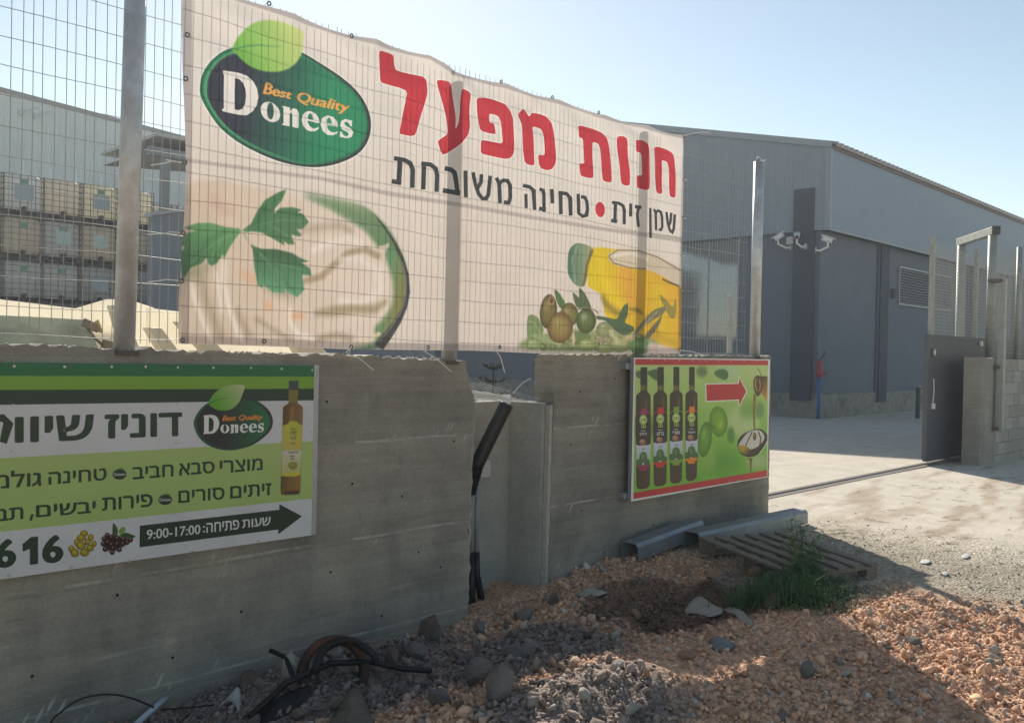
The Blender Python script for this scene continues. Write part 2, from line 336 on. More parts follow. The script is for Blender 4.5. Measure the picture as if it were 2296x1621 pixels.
crumbs('mortar_crumbs', -1, 4.3, zl, wl, 420, 5)
wr = thing('concrete_wall', 'board-marked grey concrete wall right of the pipe recess, carrying the red and green bottle sign', 'wall', (0, 0, 0))
wall_slab('wall_panel', [((5.21, -.8), 0), ((8.65, -.8), 1), ((8.66, .8), 1), ((8.64, 1.640), 1.2), ((6.5, zr(6.5)), 1.2), ((5.26, 1.612), 1), ((5.225, 1.57), 1), ((5.232, 1.25), 1), ((5.225, .6), 1)], 0, .2, M_WALL, wr, 7)
wall_slab('broken_edge', [((5.180, -.7), 0), ((5.215, -.7), 1), ((5.225, .6), 1), ((5.230, 1.22), 1), ((5.198, 1.22), 1), ((5.190, .5), 1)], .004, .048, mat('pale_mortar', (.44, .42, .37), .95, .15, 20, .6, .01), wr, 8, .0025)
crumbs('mortar_crumbs', 5.27, 8.6, zr, wr, 300, 9)
ni = thing('pipe_recess', 'smooth pale concrete recess between the two walls, holding grey conduits', 'recess', (4.8, .3, 0))
MB().box(4.2-4.8, 5.16-4.8, .10, .30, -.7, 1.235).obj('back_panel', M_NICHE, ni)
MB().box(5.162-4.8, 5.207-4.8, -.248, .30, -.7, 1.242).obj('side_panel', M_NICHE, ni)

hole = MB().tube([(0, 0, 0), (0, -.002, 0)], .008, 8).mesh('tie_hole', mat('hole_black', (.015, .014, .013), .9, .1))
for x, z in [(.6, .30), (1.3, .22), (1.9, .34), (2.6, .12), (3.2, .25), (3.35, .78), (3.9, .27), (3.15, 1.30), (3.75, .66), (4.1, .14), (2.2, -.05), (3.6, -.1), (1.5, .02), (4.2, 1.0)]: inst('tie_hole', hole, wl, (x, -.0005, z))
for x, z in [(5.6, .36), (5.55, 1.32), (6.0, 1.42), (5.9, -.02), (6.6, .12), (7.3, .22), (8.0, .15), (5.45, .9)]: inst('tie_hole', hole, wr, (x, -.0005, z))
# ------------------------------------------------------------------ recess contents
M_PLAS = mat('black_plastic', (.012, .013, .014), .38, .2, 30, .1)
M_GREYP = mat('grey_conduit', (.30, .31, .32), .45, .08, 10, .05)
WHITE = mat('white_plastic', (.78, .78, .76), .4, .05, 10, 0)
p0, p1 = at(1136, 905, 1, .12), at(1069, 1042, 1, .24)
n = 52; path = [p0+(p1-p0)*i/n for i in range(n+1)]; rad = [.050+.007*(i % 2) for i in range(n+1)]; pb = at(1057, 1108, 1, .28); path += [p1+(pb-p1)*i/14 for i in range(1, 15)]; rad += [(.050-.0016*i)+.006*(i % 2) for i in range(1, 15)]
o = MB().tube(path, rad, 20).obj('corrugated_hose', M_PLAS, None, True); tag(o, 'thick black corrugated hose leaning out of the wall recess', 'hose')
for px, lab, bend in ((1057.5, 'grey electrical conduit nearest the left wall in the recess, ending in a straight black sleeve', 0), (1068, 'grey electrical conduit second from the left wall in the recess, its black sleeve bent right', 1)):
    t_ = thing('conduit', lab, 'pipe', tuple(at(px, 1240, 1, .30)))
    L = V(t_.location)
    a, b, c_ = at(px+2, 1060, 1, .33), at(px-.5, 1240, 1, .30), at(px-2, 1400, 1, .27)
    MB().tube([a-L, (a+b)/2-L, b-L], .020, 12).obj('conduit_tube', M_GREYP, t_, True)
    pts = [b-L+V([0, 0, .01]), (b+c_)/2-L, c_-L] if not bend else [b-L+V([0, 0, .01]), at(1069, 1290, 1, .29)-L, at(1080, 1345, 1, .26)-L, at(1092, 1395, 1, .23)-L]
    MB().tube(pts, [.029, .032, .036] if not bend else [.027]*4, 12).obj('sleeve', M_PLAS, t_, True)
a = at(1086, 1052, 1, .39)
o = MB().box(-.06, .06, -.012, .012, -.065, .065).obj('junction_box', mat('aged_white', (.55, .55, .52), .5, .05), None, bevel=.008); o.location = a; tag(o, 'small pale square box on the recess back wall behind the hose', 'box')
gr = thing('wire_grate', 'bent galvanised wire grate lying over the top of the recess', 'grate', (4.75, .2, 1.27))
M_GALV = mat('galvanised_steel', (.62, .64, .64), .5, .18, 14, .15, .002, .45, dirt=(.45, .45, .42), dirts=(.45, .7))
M_WIRE = mat('galvanised_wire', (.36, .36, .34), .5, .1, 14, 0, metal=.3)
mb = MB()
for i in range(17):
    y = -.14+i*.045; zb = .0+.09*sstep(-.1, .5, y); mb.tube([(-.46, y, zb+.02), (.42, y-.02, zb*.6-.035)], .0028, 5)
for i in range(13):
    x = -.42+i*.065; mb.tube([(x, -.16, 0), (x+.05, .56, .10)], .0025, 5)
g = mb.obj('grate_wires', mat('bright_wire', (.55, .53, .48), .4, .1, 14, 0, metal=.6), gr); g['kind'] = 'stuff'
o = MB().tube([at(1137, 885, 1, .12), at(1136, 905, 1, .12)], .03, 12).obj('hose_tie', WHITE, None); tag(o, 'white wrap on the upper end of the black hose at the grate', 'tie')
tie = MB().tube([at(1151, 882, 1, .05), at(1162, 868, 1, .03), at(1175, 856, 1, 0), at(1191, 848, 1, -.02)], .003, 6).obj('cable_tie', WHITE); tag(tie, 'white cable tie end arcing from the grate towards the right wall', 'cable tie')

# ================================================================== WIRE FENCE
ZF0, ZF1 = 1.615, 3.635; YM = .11
fe = thing('wire_fence', 'tall galvanised welded wire fence on round posts standing on the concrete wall', 'fence', (0, 0, 0))
posts = [(-.25, 3.72), (1.945, 3.72), (4.175, 3.50), (6.33, 3.56), (8.375, 3.63)]
rp = .053
for i, (x, zt) in enumerate(posts):
    zb = (zl(x) if x < 4.4 else zr(x))-.02
    lean = .035 if i == 1 else 0
    MB().tube([(x-lean*.4, .04, zb), (x+lean*.6, .04, zt)], rp, 20).obj('post', M_GALV, fe, True)
    MB().tube([(x-lean*.4, .04, zb-.01), (x-lean*.4, .04, zb+.012)], rp+.025, 12).obj('base_plate', mat('dark_weld', (.10, .09, .08), .7), fe)
vw = MB().tube([(0, 0, ZF0+.02), (.002, 0, (ZF0+ZF1)/2), (0, 0, ZF1)], .0020, 5).mesh('vertical_wire', M_WIRE)
xs = list(np.arange(-2.2, 8.34, .05))+list(np.arange(6.22, 6.62, .05)+.017)
for x in xs:
    inst('vertical_wire', vw, fe, (x+random.uniform(-.003, .003), YM+(.01 if x != round(x, 2) else 0), random.uniform(-.006, .006)), (0, random.uniform(-.002, .002), 0))
for zi in range(15):
    z = ZF0+.045+zi*.142
    if z > ZF1-.02: break
    pts = [(x, YM-.0045, z+.006*sin(x*2.1+zi*1.3)+.004*sin(x*5.7+zi)+random.uniform(-.0015, .0015)) for x in np.arange(-2.2, 8.4, .25)]
    MB().tube(pts, .0020, 5).obj('horizontal_wire', M_WIRE, fe)
o = MB().box(8.02, 8.09, .13, .16, 1.66, 2.25).obj('short_plank', mat('weathered_white', (.5, .5, .47), .7, .15), None, bevel=.004); tag(o, 'short pale plank standing behind the fence just left of its last post', 'plank')
o = MB().tube([at(1695, 358, 1, .03)+V([0, 0, .0]), at(1700, 352, 1, .03), at(1708, 357, 1, .03), at(1703, 362, 1, .03), at(1716, 360, 1, .03)], .005, 6).obj('wire_knot', WHITE, None, True); tag(o, 'twist of white wire tied to the top of the last fence post', 'wire')
# ================================================================== FLAT PRINT (drawn into generated images)
class Canvas:
    def __init__(s, name, yp, x0, x1, z0, z1, ppm, bgc):
        s.name, s.yp, s.x0, s.x1, s.z0, s.z1, s.k = name, yp, x0, x1, z0, z1, ppm
        s.w, s.h = int((x1-x0)*ppm), int((z1-z0)*ppm); s.img = np.ones((s.h, s.w, 3), np.float32)*V(bgc, dtype=np.float32)/255
    def tp(s, fr, pts):           # zoomed-photo points -> texture pixels (row 0 = bottom)
        out = []
        for x, y in pts:
            if fr: x, y = (fr[0]+x/fr[2])/1.11498, (fr[1]+y/fr[2])/1.11498
            p = at(x, y, 1, s.yp); out.append(((p[0]-s.x0)*s.k, (p[2]-s.z0)*s.k))
        return V(out)
    def cov(s, polys, mode='odd', pad=0):
        SS = 3; a = np.concatenate(polys); x0 = max(0, int(a[:, 0].min())-2-pad); y0 = max(0, int(a[:, 1].min())-2-pad)
        x1 = min(s.w, int(a[:, 0].max())+3+pad); y1 = min(s.h, int(a[:, 1].max())+3+pad)
        if x1 <= x0 or y1 <= y0: return None
        H, W = (y1-y0)*SS, (x1-x0)*SS; cnt = np.zeros((H, W+1), np.int32)
        for p in polys:
            q = np.roll(p, -1, 0)
            for (ax, ay), (bx, by) in zip((p-[x0, y0])*SS, (q-[x0, y0])*SS):
                if ay == by: continue
                lo, hi = sorted((ay, by)); r0, r1 = max(0, int(math.ceil(lo-.5))), min(H, int(math.ceil(hi-.5)))
                if r1 <= r0: continue
                r = np.arange(r0, r1); xi = ax+(r+.5-ay)*(bx-ax)/(by-ay); c = np.clip(np.ceil(xi-.5), 0, W).astype(int)
                np.add.at(cnt, (r, c), 1 if by > ay else -1)
        cs = np.cumsum(cnt, 1)[:, :W]; mk = (cs % 2 != 0) if mode == 'odd' else (cs != 0)
        return x0, y0, mk.reshape(y1-y0, SS, x1-x0, SS).mean((1, 3)).astype(np.float32)
    def blur(s, a, r):
        for _ in range(3):
            for ax in (0, 1):
                n = max(1, int(r)); p = np.pad(a, [(n+1, n) if i == ax else (0, 0) for i in (0, 1)], mode='edge'); c = np.cumsum(p, ax)
                a = (np.take(c, range(2*n+1, c.shape[ax]), ax)-np.take(c, range(0, c.shape[ax]-2*n-1), ax))/(2*n+1)
        return a
    def paint(s, polys, col, blur=0, alpha=1, mode='odd', mul=False, halo=0, clip=None):
        r = s.cov(polys, mode, int(blur*3.2))
        if r is None: return
        x0, y0, m = r
        if blur: m = s.blur(m, blur)
        if halo:
            s.paint(polys, (250, 246, 240), blur=halo, alpha=2.6, mode=mode)
        m = np.clip(m*alpha, 0, 1)
        if clip is not None: m = m*clip[y0:y0+m.shape[0], x0:x0+m.shape[1]]
        sub = s.img[y0:y0+m.shape[0], x0:x0+m.shape[1]]
        if callable(col):
            yy, xx = np.mgrid[y0:y0+m.shape[0], x0:x0+m.shape[1]]; c = col(xx, yy).astype(np.float32)/255
        else: c = V(col, dtype=np.float32)/255
        m = m[..., None]; sub[:] = sub*(1-m)+(sub*c if mul else c)*m
    def full(s, polys, blur=0):
        f = np.zeros((s.h, s.w), np.float32); r = s.cov(polys)
        if r: f[r[1]:r[1]+r[2].shape[0], r[0]:r[0]+r[2].shape[1]] = r[2]
        return s.blur(f, blur) if blur else f
    def grad(s, fr, a, ca_, b, cb_):
        (ax, ay), (bx, by) = s.tp(fr, [a, b]); dx, dy = bx-ax, by-ay; L = dx*dx+dy*dy
        return lambda X, Y: V(ca_)+(V(cb_)-V(ca_))*np.clip(((X-ax)*dx+(Y-ay)*dy)/L, 0, 1)[..., None]
    def ball(s, fr, cx, cy, rx, ry, ang, base, hi, lo, lx=-.25, ly=-.3, blur=0, alpha=1):
        c, n = cos(ang), sin(ang)
        pl = s.tp(fr, [(cx+rx*cos(t)*c-ry*sin(t)*n, cy+rx*cos(t)*n+ry*sin(t)*c) for t in np.linspace(0, 2*pi, 40)[:-1]])
        o, e1, e2 = s.tp(fr, [(cx, cy), (cx+rx*c, cy+rx*n), (cx-ry*n, cy+ry*c)]); M = np.linalg.inv(V([e1-o, e2-o]).T)
        def col(X, Y):
            u = M[0, 0]*(X-o[0])+M[0, 1]*(Y-o[1]); v = M[1, 0]*(X-o[0])+M[1, 1]*(Y-o[1])
            d = np.sqrt(u*u+v*v)[..., None]; h = np.exp(-(((u-lx)**2+(v-ly)**2)/.10))[..., None]
            k = np.clip((d-.35)/.65, 0, 1)**1.6
            return (V(base)*(1-k)+V(lo)*k)*(1-h*.8)+V(hi)*h*.8
        s.paint([pl], col, blur, alpha)
    def stroke(s, fr, pts, wd, col, **k):
        ps = [V(p, float) for p in pts]; L, R = [], []
        for i, p in enumerate(ps):
            d = ps[min(i+1, len(ps)-1)]-ps[max(i-1, 0)]; d /= np.linalg.norm(d)+1e-9; n = V([-d[1], d[0]])
            if 0 < i < len(ps)-1:
                d1 = (p-ps[i-1]); d1 /= np.linalg.norm(d1); n1 = V([-d1[1], d1[0]]); n = n/max(.55, n@n1)
            ww = wd[i] if hasattr(wd, '__len__') else wd
            L.append(p+n*ww/2); R.append(p-n*ww/2)
        s.paint([s.tp(fr, L+R[::-1])], col, mode='wind', **k)
    def text(s, fr, string, quad, col, bold=.0, shear=0, **k):
        tl, tr, br, bl = s.tp(fr, quad)
        P_ = []
        for q in glyphs(string, bold, shear):
            u, v = q[:, :1], q[:, 1:]; P_.append((bl*(1-u)+br*u)*(1-v)+(tl*(1-u)+tr*u)*v)
        s.paint(P_, col, mode='wind', **k)
    def image(s):
        im = bpy.data.images.new(s.name, s.w, s.h); a = np.ones((s.h, s.w, 4), np.float32); a[..., :3] = np.clip(s.img, 0, 1)
        im.pixels.foreach_set(a.ravel()); im.pack(); return im
    def mat(s, rough, translucent=0, gloss=.3):
        m, t, bs = nodes(s.name); im = t.nodes.new('ShaderNodeTexImage'); im.image = s.image(); im.extension = 'EXTEND'
        uv = t.nodes.new('ShaderNodeUVMap'); t.links.new(uv.outputs[0], im.inputs[0])
        c = mixc(t, 1, im.outputs[0], ramp(t, noise(t, coords(t), 3.0, 6, .7), [(.3, (.90, .90, .89)), (.65, (1, 1, 1))]), 'MULTIPLY')
        t.links.new(c, bs.inputs['Base Color']); bs.inputs['Roughness'].default_value = rough; bs.inputs['Specular IOR Level'].default_value = gloss
        if translucent:
            tr = t.nodes.new('ShaderNodeBsdfTranslucent'); mx = t.nodes.new('ShaderNodeMixShader'); mx.inputs[0].default_value = translucent
            t.links.new(c, tr.inputs[0]); t.links.new(bs.outputs[0], mx.inputs[1]); t.links.new(tr.outputs[0], mx.inputs[2])
            t.links.new(mx.outputs[0], t.nodes['Material Output'].inputs[0])
        return m
_G = {}
def glyphs(string, bold, shear):     # closed outlines of a text, scaled to the unit square
    key = (string, bold, shear)
    if key in _G: return _G[key]
    cu = bpy.data.curves.new('glyph', 'FONT'); cu.body = string; cu.shear = shear; cu.resolution_u = 4; cu.fill_mode = 'NONE'
    o = bpy.data.objects.new('glyph', cu); COL.objects.link(o); bpy.context.view_layer.update()
    me = o.evaluated_get(bpy.context.evaluated_depsgraph_get()).to_mesh(); v = [q.co[:2] for q in me.vertices]; nb = {}
    for e in me.edges:
        a, b = e.vertices; nb.setdefault(a, []).append(b); nb.setdefault(b, []).append(a)
    loops = []; seen = set()
    for s0 in sorted(nb):
        if s0 in seen: continue
        lp = [s0]; seen.add(s0); cur = s0
        while True:
            nx = [k for k in nb[cur] if k not in seen]
            if not nx: break
            cur = nx[0] if cur != s0 or s0+1 not in nx else s0+1; seen.add(cur); lp.append(cur)
        loops.append(V([v[k] for k in lp]))
    bpy.data.objects.remove(o); bpy.data.curves.remove(cu)
    def inside(p, q):
        c = False; x, y = p
        for (ax, ay), (bx, by) in zip(q, np.roll(q, -1, 0)):
            if (ay > y) != (by > y) and x < ax+(y-ay)*(bx-ax)/(by-ay): c = not c
        return c
    area = lambda q: .5*np.sum(q[:, 0]*np.roll(q[:, 1], -1)-np.roll(q[:, 0], -1)*q[:, 1])
    out = []
    for i, q in enumerate(loops):      # holes run the other way round
        hole = sum(inside(q[0], r_) for k, r_ in enumerate(loops) if k != i and abs(area(r_)) > abs(area(q))) % 2
        out.append(q if (area(q) > 0) != bool(hole) else q[::-1])
    if bold: out += [q+V([cos(t)*bold*1.1, sin(t)*bold*.7]) for q in out for t in np.linspace(0, 2*pi, 9)[:-1]]
    al = np.concatenate(out); lo, hi = al.min(0), al.max(0); _G[key] = [(q-lo)/(hi-lo) for q in out]; return _G[key]
def chai(pts, r=.14, it=2):
    p = [V(q, float) for q in pts]
    for _ in range(it):
        o = []
        for a, b in zip(p, p[1:]+p[:1]): o += [a*(1-r)+b*r, a*r+b*(1-r)]
        p = o; r = .25
    return p
def spl(pts, n=6):
    p = [V(q, float) for q in pts]; N_ = len(p); o = []
    for i in range(N_):
        a, b, c, d = p[i-1], p[i], p[(i+1) % N_], p[(i+2) % N_]
        for k in range(n):
            t = k/n; o.append(.5*((2*b)+(-a+c)*t+(2*a-5*b+4*c-d)*t*t+(-a+3*b-3*c+d)*t**3))
    return o
FA, FB, FL, FT = (920, 100, 4.592), (1400, 280, 5.0656), (480, 40, 4.0522), (970, 380, 4.1745)
FP, FO, FG, FS = (440, 460, 3.7032), (1300, 680, 5.4667), (480, 940, 5.228), (0, 850, 2.4942)
FR_, F2, FN, FQ, FZ = (1340, 860, 2.8939), (1780, 880, 4.2688), (160, 1270, 10.13), (1560, 1000, 6.236), (1100, 100, 2.0259)
# ---- the oval logo: lettering outlines
LOGO_D = [[(325, 550), (400, 562), (480, 575), (560, 605), (625, 660), (665, 735), (680, 820), (665, 905), (620, 970), (560, 1008), (490, 1003), (400, 985), (312, 965), (314, 942), (330, 935), (336, 600), (324, 580)],
          [(445, 628), (485, 640), (525, 680), (550, 745), (555, 815), (547, 890), (520, 940), (480, 955), (440, 945)]]
E_ = [[(1300, 1085), (1192, 1060), (1196, 1095), (1218, 1125), (1255, 1138), (1294, 1126), (1290, 1148), (1250, 1167), (1195, 1162), (1148, 1122), (1127, 1055), (1142, 992), (1195, 962), (1255, 980), (1290, 1025)],
      [(1190, 1040), (1192, 1005), (1208, 986), (1224, 992), (1236, 1022), (1238, 1050)]]
LOGO = [LOGO_D,
        [[(803+100*cos(t)+6*sin(t), 973+22*cos(t)+101*sin(t)) for t in np.linspace(0, 2*pi, 30)[:-1]], [(804+34*cos(t), 963+6*cos(t)+86*sin(t)) for t in np.linspace(0, 2*pi, 30)[:-1]]],
        [[(925, 908), (1003, 926), (1005, 958), (1040, 932), (1078, 945), (1097, 985), (1092, 1137), (1028, 1124), (1028, 1010), (1018, 978), (1002, 985), (1000, 1118), (922, 1104), (923, 1090), (938, 1085), (936, 932), (925, 926)]],
        E_, [[(x+187, y+43) for x, y in q] for q in E_],
        [[(1625, 1062), (1622, 1122), (1606, 1118), (1592, 1088), (1562, 1072), (1546, 1090), (1562, 1112), (1612, 1142), (1636, 1180), (1620, 1226), (1578, 1243), (1535, 1233), (1503, 1228), (1503, 1170), (1520, 1175), (1540, 1212), (1572, 1222), (1590, 1202), (1575, 1178), (1525, 1152), (1505, 1110), (1520, 1063), (1560, 1043), (1600, 1056)]]]
def homog(src, dst):
    A = []; b = []
    for (x, y), (u, v) in zip(src, dst):
        A += [[x, y, 1, 0, 0, 0, -u*x, -u*y], [0, 0, 0, x, y, 1, -v*x, -v*y]]; b += [u, v]
    h = np.linalg.solve(V(A, float), V(b, float)); H = V([*h, 1]).reshape(3, 3)
    def f(p):
        q = H@V([p[0], p[1], 1]); return (q[0]/q[2], q[1]/q[2])
    return f
LETTERS = (235, 232, 226)
def logo_letters(c, fr, f, small=False):
    for g in LOGO:
        c.paint([c.tp(fr, [f(p) for p in (spl(q, 4) if len(q) < 20 and g is E_ else q)]) for q in g], LETTERS)
# ------------------------------------------------------------------ big banner
bl_, br_ = at(404, 771, 1, -.05), at(1528, 787, 1, -.05)
C = Canvas('banner_print', -.05, 2.1, 7.1, 1.55, 3.75, 420, (232, 222, 213))
def rect_cols(c):
    Yg = np.linspace(0, 1, c.h)[:, None, None]
    c.img[:] = (V([224, 211, 199])*(1-sstep(.25, .8, Yg))+V([231, 224, 217])*sstep(.25, .8, Yg))/255
rect_cols(C)
# creamy dip in a green bowl
bowl_out = [(1150, 60), (1400, 90), (1640, 120), (1800, 210), (1950, 370), (2060, 560), (2130, 740), (2162, 930), (2150, 1100), (2090, 1270), (2010, 1420), (1940, 1510), (60, 1510), (60, 500), (300, 200)]
cream = [(900, 60), (1150, 120), (1400, 230), (1600, 340), (1760, 440), (1880, 590), (1960, 720), (2010, 900), (2010, 1080), (1960, 1200), (1850, 1330), (1690, 1510), (40, 1510), (40, 60)]
clipb = C.full([C.tp(FP, [(55, 20), (2400, 20), (2400, 1475), (55, 1475)])], 3)
C.paint([C.tp(FP, spl([(1330, 130), (1640, 170), (1800, 240), (1950, 390), (2060, 560), (2130, 740), (2150, 930), (2140, 1100), (2080, 1260), (1990, 1420), (1900, 1520), (1650, 1520), (1750, 1200), (1800, 700), (1600, 400)], 5))], C.grad(FP, (1420, 180), (186, 190, 160), (1900, 450), (78, 116, 68)), 3, 1)
C.paint([C.tp(FP, spl([(1200, 90), (1420, 130), (1640, 210), (1850, 330), (1960, 420), (2010, 520), (1900, 580), (1700, 440), (1450, 260), (1250, 170)], 5))], (92, 128, 88), 8, .85)
C.paint([C.tp(FP, spl([(1960, 560), (2040, 620), (2105, 800), (2120, 980), (2100, 1150), (2040, 1290), (1900, 1470), (1830, 1520), (1700, 1510), (1900, 1300), (2000, 1100), (2010, 900), (1960, 720)], 5))], C.grad(FP, (1960, 900), (86, 132, 92), (2110, 960), (122, 118, 62)), 2)
C.stroke(FP, [(1840, 280), (1930, 390), (2030, 540), (2100, 690), (2140, 840), (2148, 1000), (2120, 1140), (2060, 1270), (1980, 1390), (1890, 1510)], [4, 16, 24, 30, 34, 40, 44, 60, 80, 100], (50, 52, 52), blur=1)
C.stroke(FP, [(2100, 720), (2132, 880), (2128, 1060), (2080, 1200), (1990, 1340), (1900, 1450)], 6, (150, 158, 160), blur=1.5)
C.paint([C.tp(FP, spl(cream, 4))], C.grad(FP, (400, 900), (212, 190, 168), (1900, 700), (232, 214, 200)), 5, 1)
C.paint([C.tp(FP, spl([(1880, 590), (1930, 570), (1985, 550), (1950, 640), (1945, 740), (1880, 700)], 4))], (222, 204, 186), 2)
for pts, wd, col, bl in [
    ([(1180, 900), (1350, 860), (1480, 740), (1600, 640), (1750, 600), (1900, 680)], 60, (182, 158, 128), 9),
    ([(1290, 1200), (1450, 1180), (1650, 1150), (1850, 1160), (1960, 1080)], [50, 100, 100, 80, 40], (176, 156, 120), 12),
    ([(1500, 700), (1700, 690), (1880, 800), (1900, 1000), (1750, 1090), (1500, 1080)], 40, (240, 228, 218), 14),
    ([(1150, 420), (1350, 400), (1520, 380), (1650, 450)], 70, (196, 176, 156), 16),
    ([(1250, 620), (1400, 560), (1600, 500), (1750, 560)], 60, (240, 226, 214), 14),
    ([(450, 700), (440, 900), (480, 1100), (550, 1300), (620, 1470)], 46, (240, 226, 214), 10),
    ([(370, 800), (400, 1000), (430, 1200)], 30, (238, 224, 212), 8),
    ([(140, 900), (180, 1100), (260, 1300), (330, 1460)], 40, (236, 222, 208), 9),
    ([(230, 850), (270, 1050), (350, 1250), (420, 1440)], 70, (186, 164, 138), 16),
    ([(560, 1150), (620, 1280), (700, 1430)], 60, (190, 168, 142), 14),
    ([(740, 1240), (850, 1310), (980, 1390), (1100, 1460)], 46, (188, 168, 142), 10),
    ([(1060, 1150), (1070, 1280), (1130, 1380), (1300, 1440)], 40, (238, 224, 210), 9),
    ([(1300, 1440), (1500, 1400), (1650, 1440)], 60, (184, 162, 136), 12),
    ([(600, 820), (680, 860), (760, 900)], 60, (222, 182, 140), 18), ([(1080, 1220), (1190, 1225)], 50, (226, 176, 124), 14), ([(850, 1080), (870, 1170)], 50, (228, 178, 130), 12),
    ([(300, 150), (420, 220), (560, 260)], 90, (204, 184, 166), 22), ([(1900, 1380), (1800, 1440), (1700, 1490)], 36, (226, 208, 186), 6)]:
    C.stroke(FP, pts, wd, [v_*1.04-6 if v_ > 200 else v_*.94 for v_ in col], blur=bl*.42, alpha=1, clip=clipb)
gA, gB, gC = (54, 108, 66), (82, 140, 84), (40, 84, 52)
C.paint([C.tp(FP, [(60, 760), (250, 720), (330, 760), (240, 860), (130, 920), (70, 880)])], (120, 124, 90), 9, .7, clip=clipb)
C.paint([C.tp(FP, [(760, 900), (830, 960), (900, 1010), (1040, 1040), (1140, 1060), (1000, 900)])], (120, 124, 90), 9, .7)
leaves = [[(612, 440), (590, 412), (470, 400), (330, 362), (200, 362), (70, 402), (110, 425), (190, 430), (110, 450), (50, 490), (45, 560), (80, 590), (30, 640), (45, 740), (60, 900), (130, 780), (240, 735), (290, 680), (300, 735), (335, 760), (385, 730), (440, 650), (450, 690), (500, 590), (560, 500), (600, 450)],
          [(620, 430), (700, 370), (760, 250), (830, 150), (950, 80), (1030, 50), (990, 150), (920, 230), (915, 275), (970, 222), (1080, 215), (1175, 238), (1130, 262), (1180, 275), (1238, 355), (1170, 420), (1120, 420), (1172, 470), (1150, 488), (1070, 470), (1105, 560), (1045, 560), (1000, 530), (1010, 572), (900, 505), (800, 450), (700, 440), (650, 445)],
          [(625, 440), (690, 560), (790, 600), (940, 605), (1080, 640), (1160, 690), (1240, 718), (1160, 728), (1245, 780), (1260, 852), (1170, 840), (1195, 980), (1130, 1050), (1060, 1010), (1000, 960), (1020, 1010), (900, 1000), (810, 930), (800, 968), (760, 935), (730, 780), (715, 600), (640, 480)]]
for L_, (c1, a, c2, b) in zip(leaves, [(gB, (300, 400), gC, (150, 850)), (gA, (900, 100), (70, 112, 72), (1200, 500)), ((50, 90, 58), (1000, 640), (84, 150, 108), (1000, 1000))]):
    C.paint([C.tp(FP, L_)], C.grad(FP, a, c1, b, c2), 1)
for pts in ([(610, 440), (440, 500), (260, 620), (140, 740)], [(620, 440), (760, 380), (1000, 330), (1180, 350)], [(640, 460), (780, 640), (960, 820), (1130, 1000)], [(780, 640), (900, 800), (900, 960)], [(860, 380), (1000, 450), (1080, 520)], [(430, 510), (360, 620), (330, 720)], [(860, 720), (1040, 760), (1200, 800)]):
    C.stroke(FP, pts, 7, (118, 168, 128), blur=1.5, alpha=.6)
for pts in ([(480, 440), (300, 520), (200, 690)], [(830, 200), (780, 330), (700, 410)], [(900, 640), (1060, 700), (1180, 720)], [(1000, 850), (1040, 930), (1120, 990)]):
    C.stroke(FP, pts, 26, (36, 74, 48), blur=4, alpha=.5)
# oil bottle
C.paint([C.tp(FO, [(930, 0), (900, -90), (870, -200), (930, -330), (1180, -330), (1500, -270), (2215, -40), (2215, 1070), (2100, 1060), (1780, 960), (1500, 820), (1180, 600), (1120, 300), (940, 200)])], C.grad(FO, (950, 0), (222, 192, 20), (1900, 300), (226, 168, 34)), 1)
for pts, wd, col, bl, al in [([(1080, -300), (1150, 0), (1250, 300), (1500, 560)], 90, (236, 200, 28), 12, .8), ([(1400, -200), (1500, 200), (1560, 500)], 200, (226, 150, 50), 26, .8),
    ([(1850, 100), (1900, 500), (2000, 900)], 160, (224, 196, 24), 24, .7), ([(1130, 320), (1200, 460), (1330, 560), (1480, 600)], [50, 80, 70, 40], (116, 96, 40), 6, .8), ([(1480, 500), (1600, 520), (1680, 570)], [20, 50, 20], (96, 84, 40), 4, .9),
    ([(1800, 850), (2000, 930), (2180, 1000)], 60, (150, 132, 30), 12, .7), ([(2190, 200), (2205, 500), (2200, 900)], 40, (120, 96, 36), 8, .8), ([(1700, 620), (1800, 700), (1900, 860)], 50, (150, 124, 36), 10, .6)]:
    C.stroke(FO, pts, wd, col, blur=bl, alpha=al)
C.paint([C.tp(FZ, spl([(650, 1120), (660, 1060), (695, 1030), (745, 1038), (782, 1062), (758, 1130), (748, 1210), (730, 1250), (690, 1238), (655, 1190)], 4))], C.grad(FZ, (655, 1130), (64, 104, 84), (770, 1140), (150, 156, 110)), 1)
C.stroke(FZ, [(775, 1062), (752, 1130), (742, 1200), (730, 1245)], 14, (110, 92, 50), blur=1); C.stroke(FZ, [(700, 1040), (676, 1110), (690, 1230)], 10, (130, 160, 140), blur=2, alpha=.7)
C.paint([C.tp(FZ, spl([(858, 1110), (862, 1080), (905, 1066), (990, 1070), (1060, 1090), (1150, 1120), (1225, 1165), (1225, 1250), (1140, 1205), (1060, 1170), (960, 1155), (890, 1140)], 4))], C.grad(FZ, (870, 1100), (214, 200, 170), (1200, 1200), (208, 190, 166)), 1)
C.stroke(FZ, [(1222, 1168), (1100, 1100), (1000, 1068), (900, 1065), (858, 1095), (880, 1130), (960, 1155), (1040, 1160)], 5, (110, 84, 56), blur=1)
C.stroke(FZ, [(880, 1095), (960, 1080), (1050, 1110)], 14, (238, 230, 214), blur=3); C.stroke(FZ, [(1125, 1212), (1170, 1230), (1215, 1248)], 9, (92, 72, 44), blur=1)
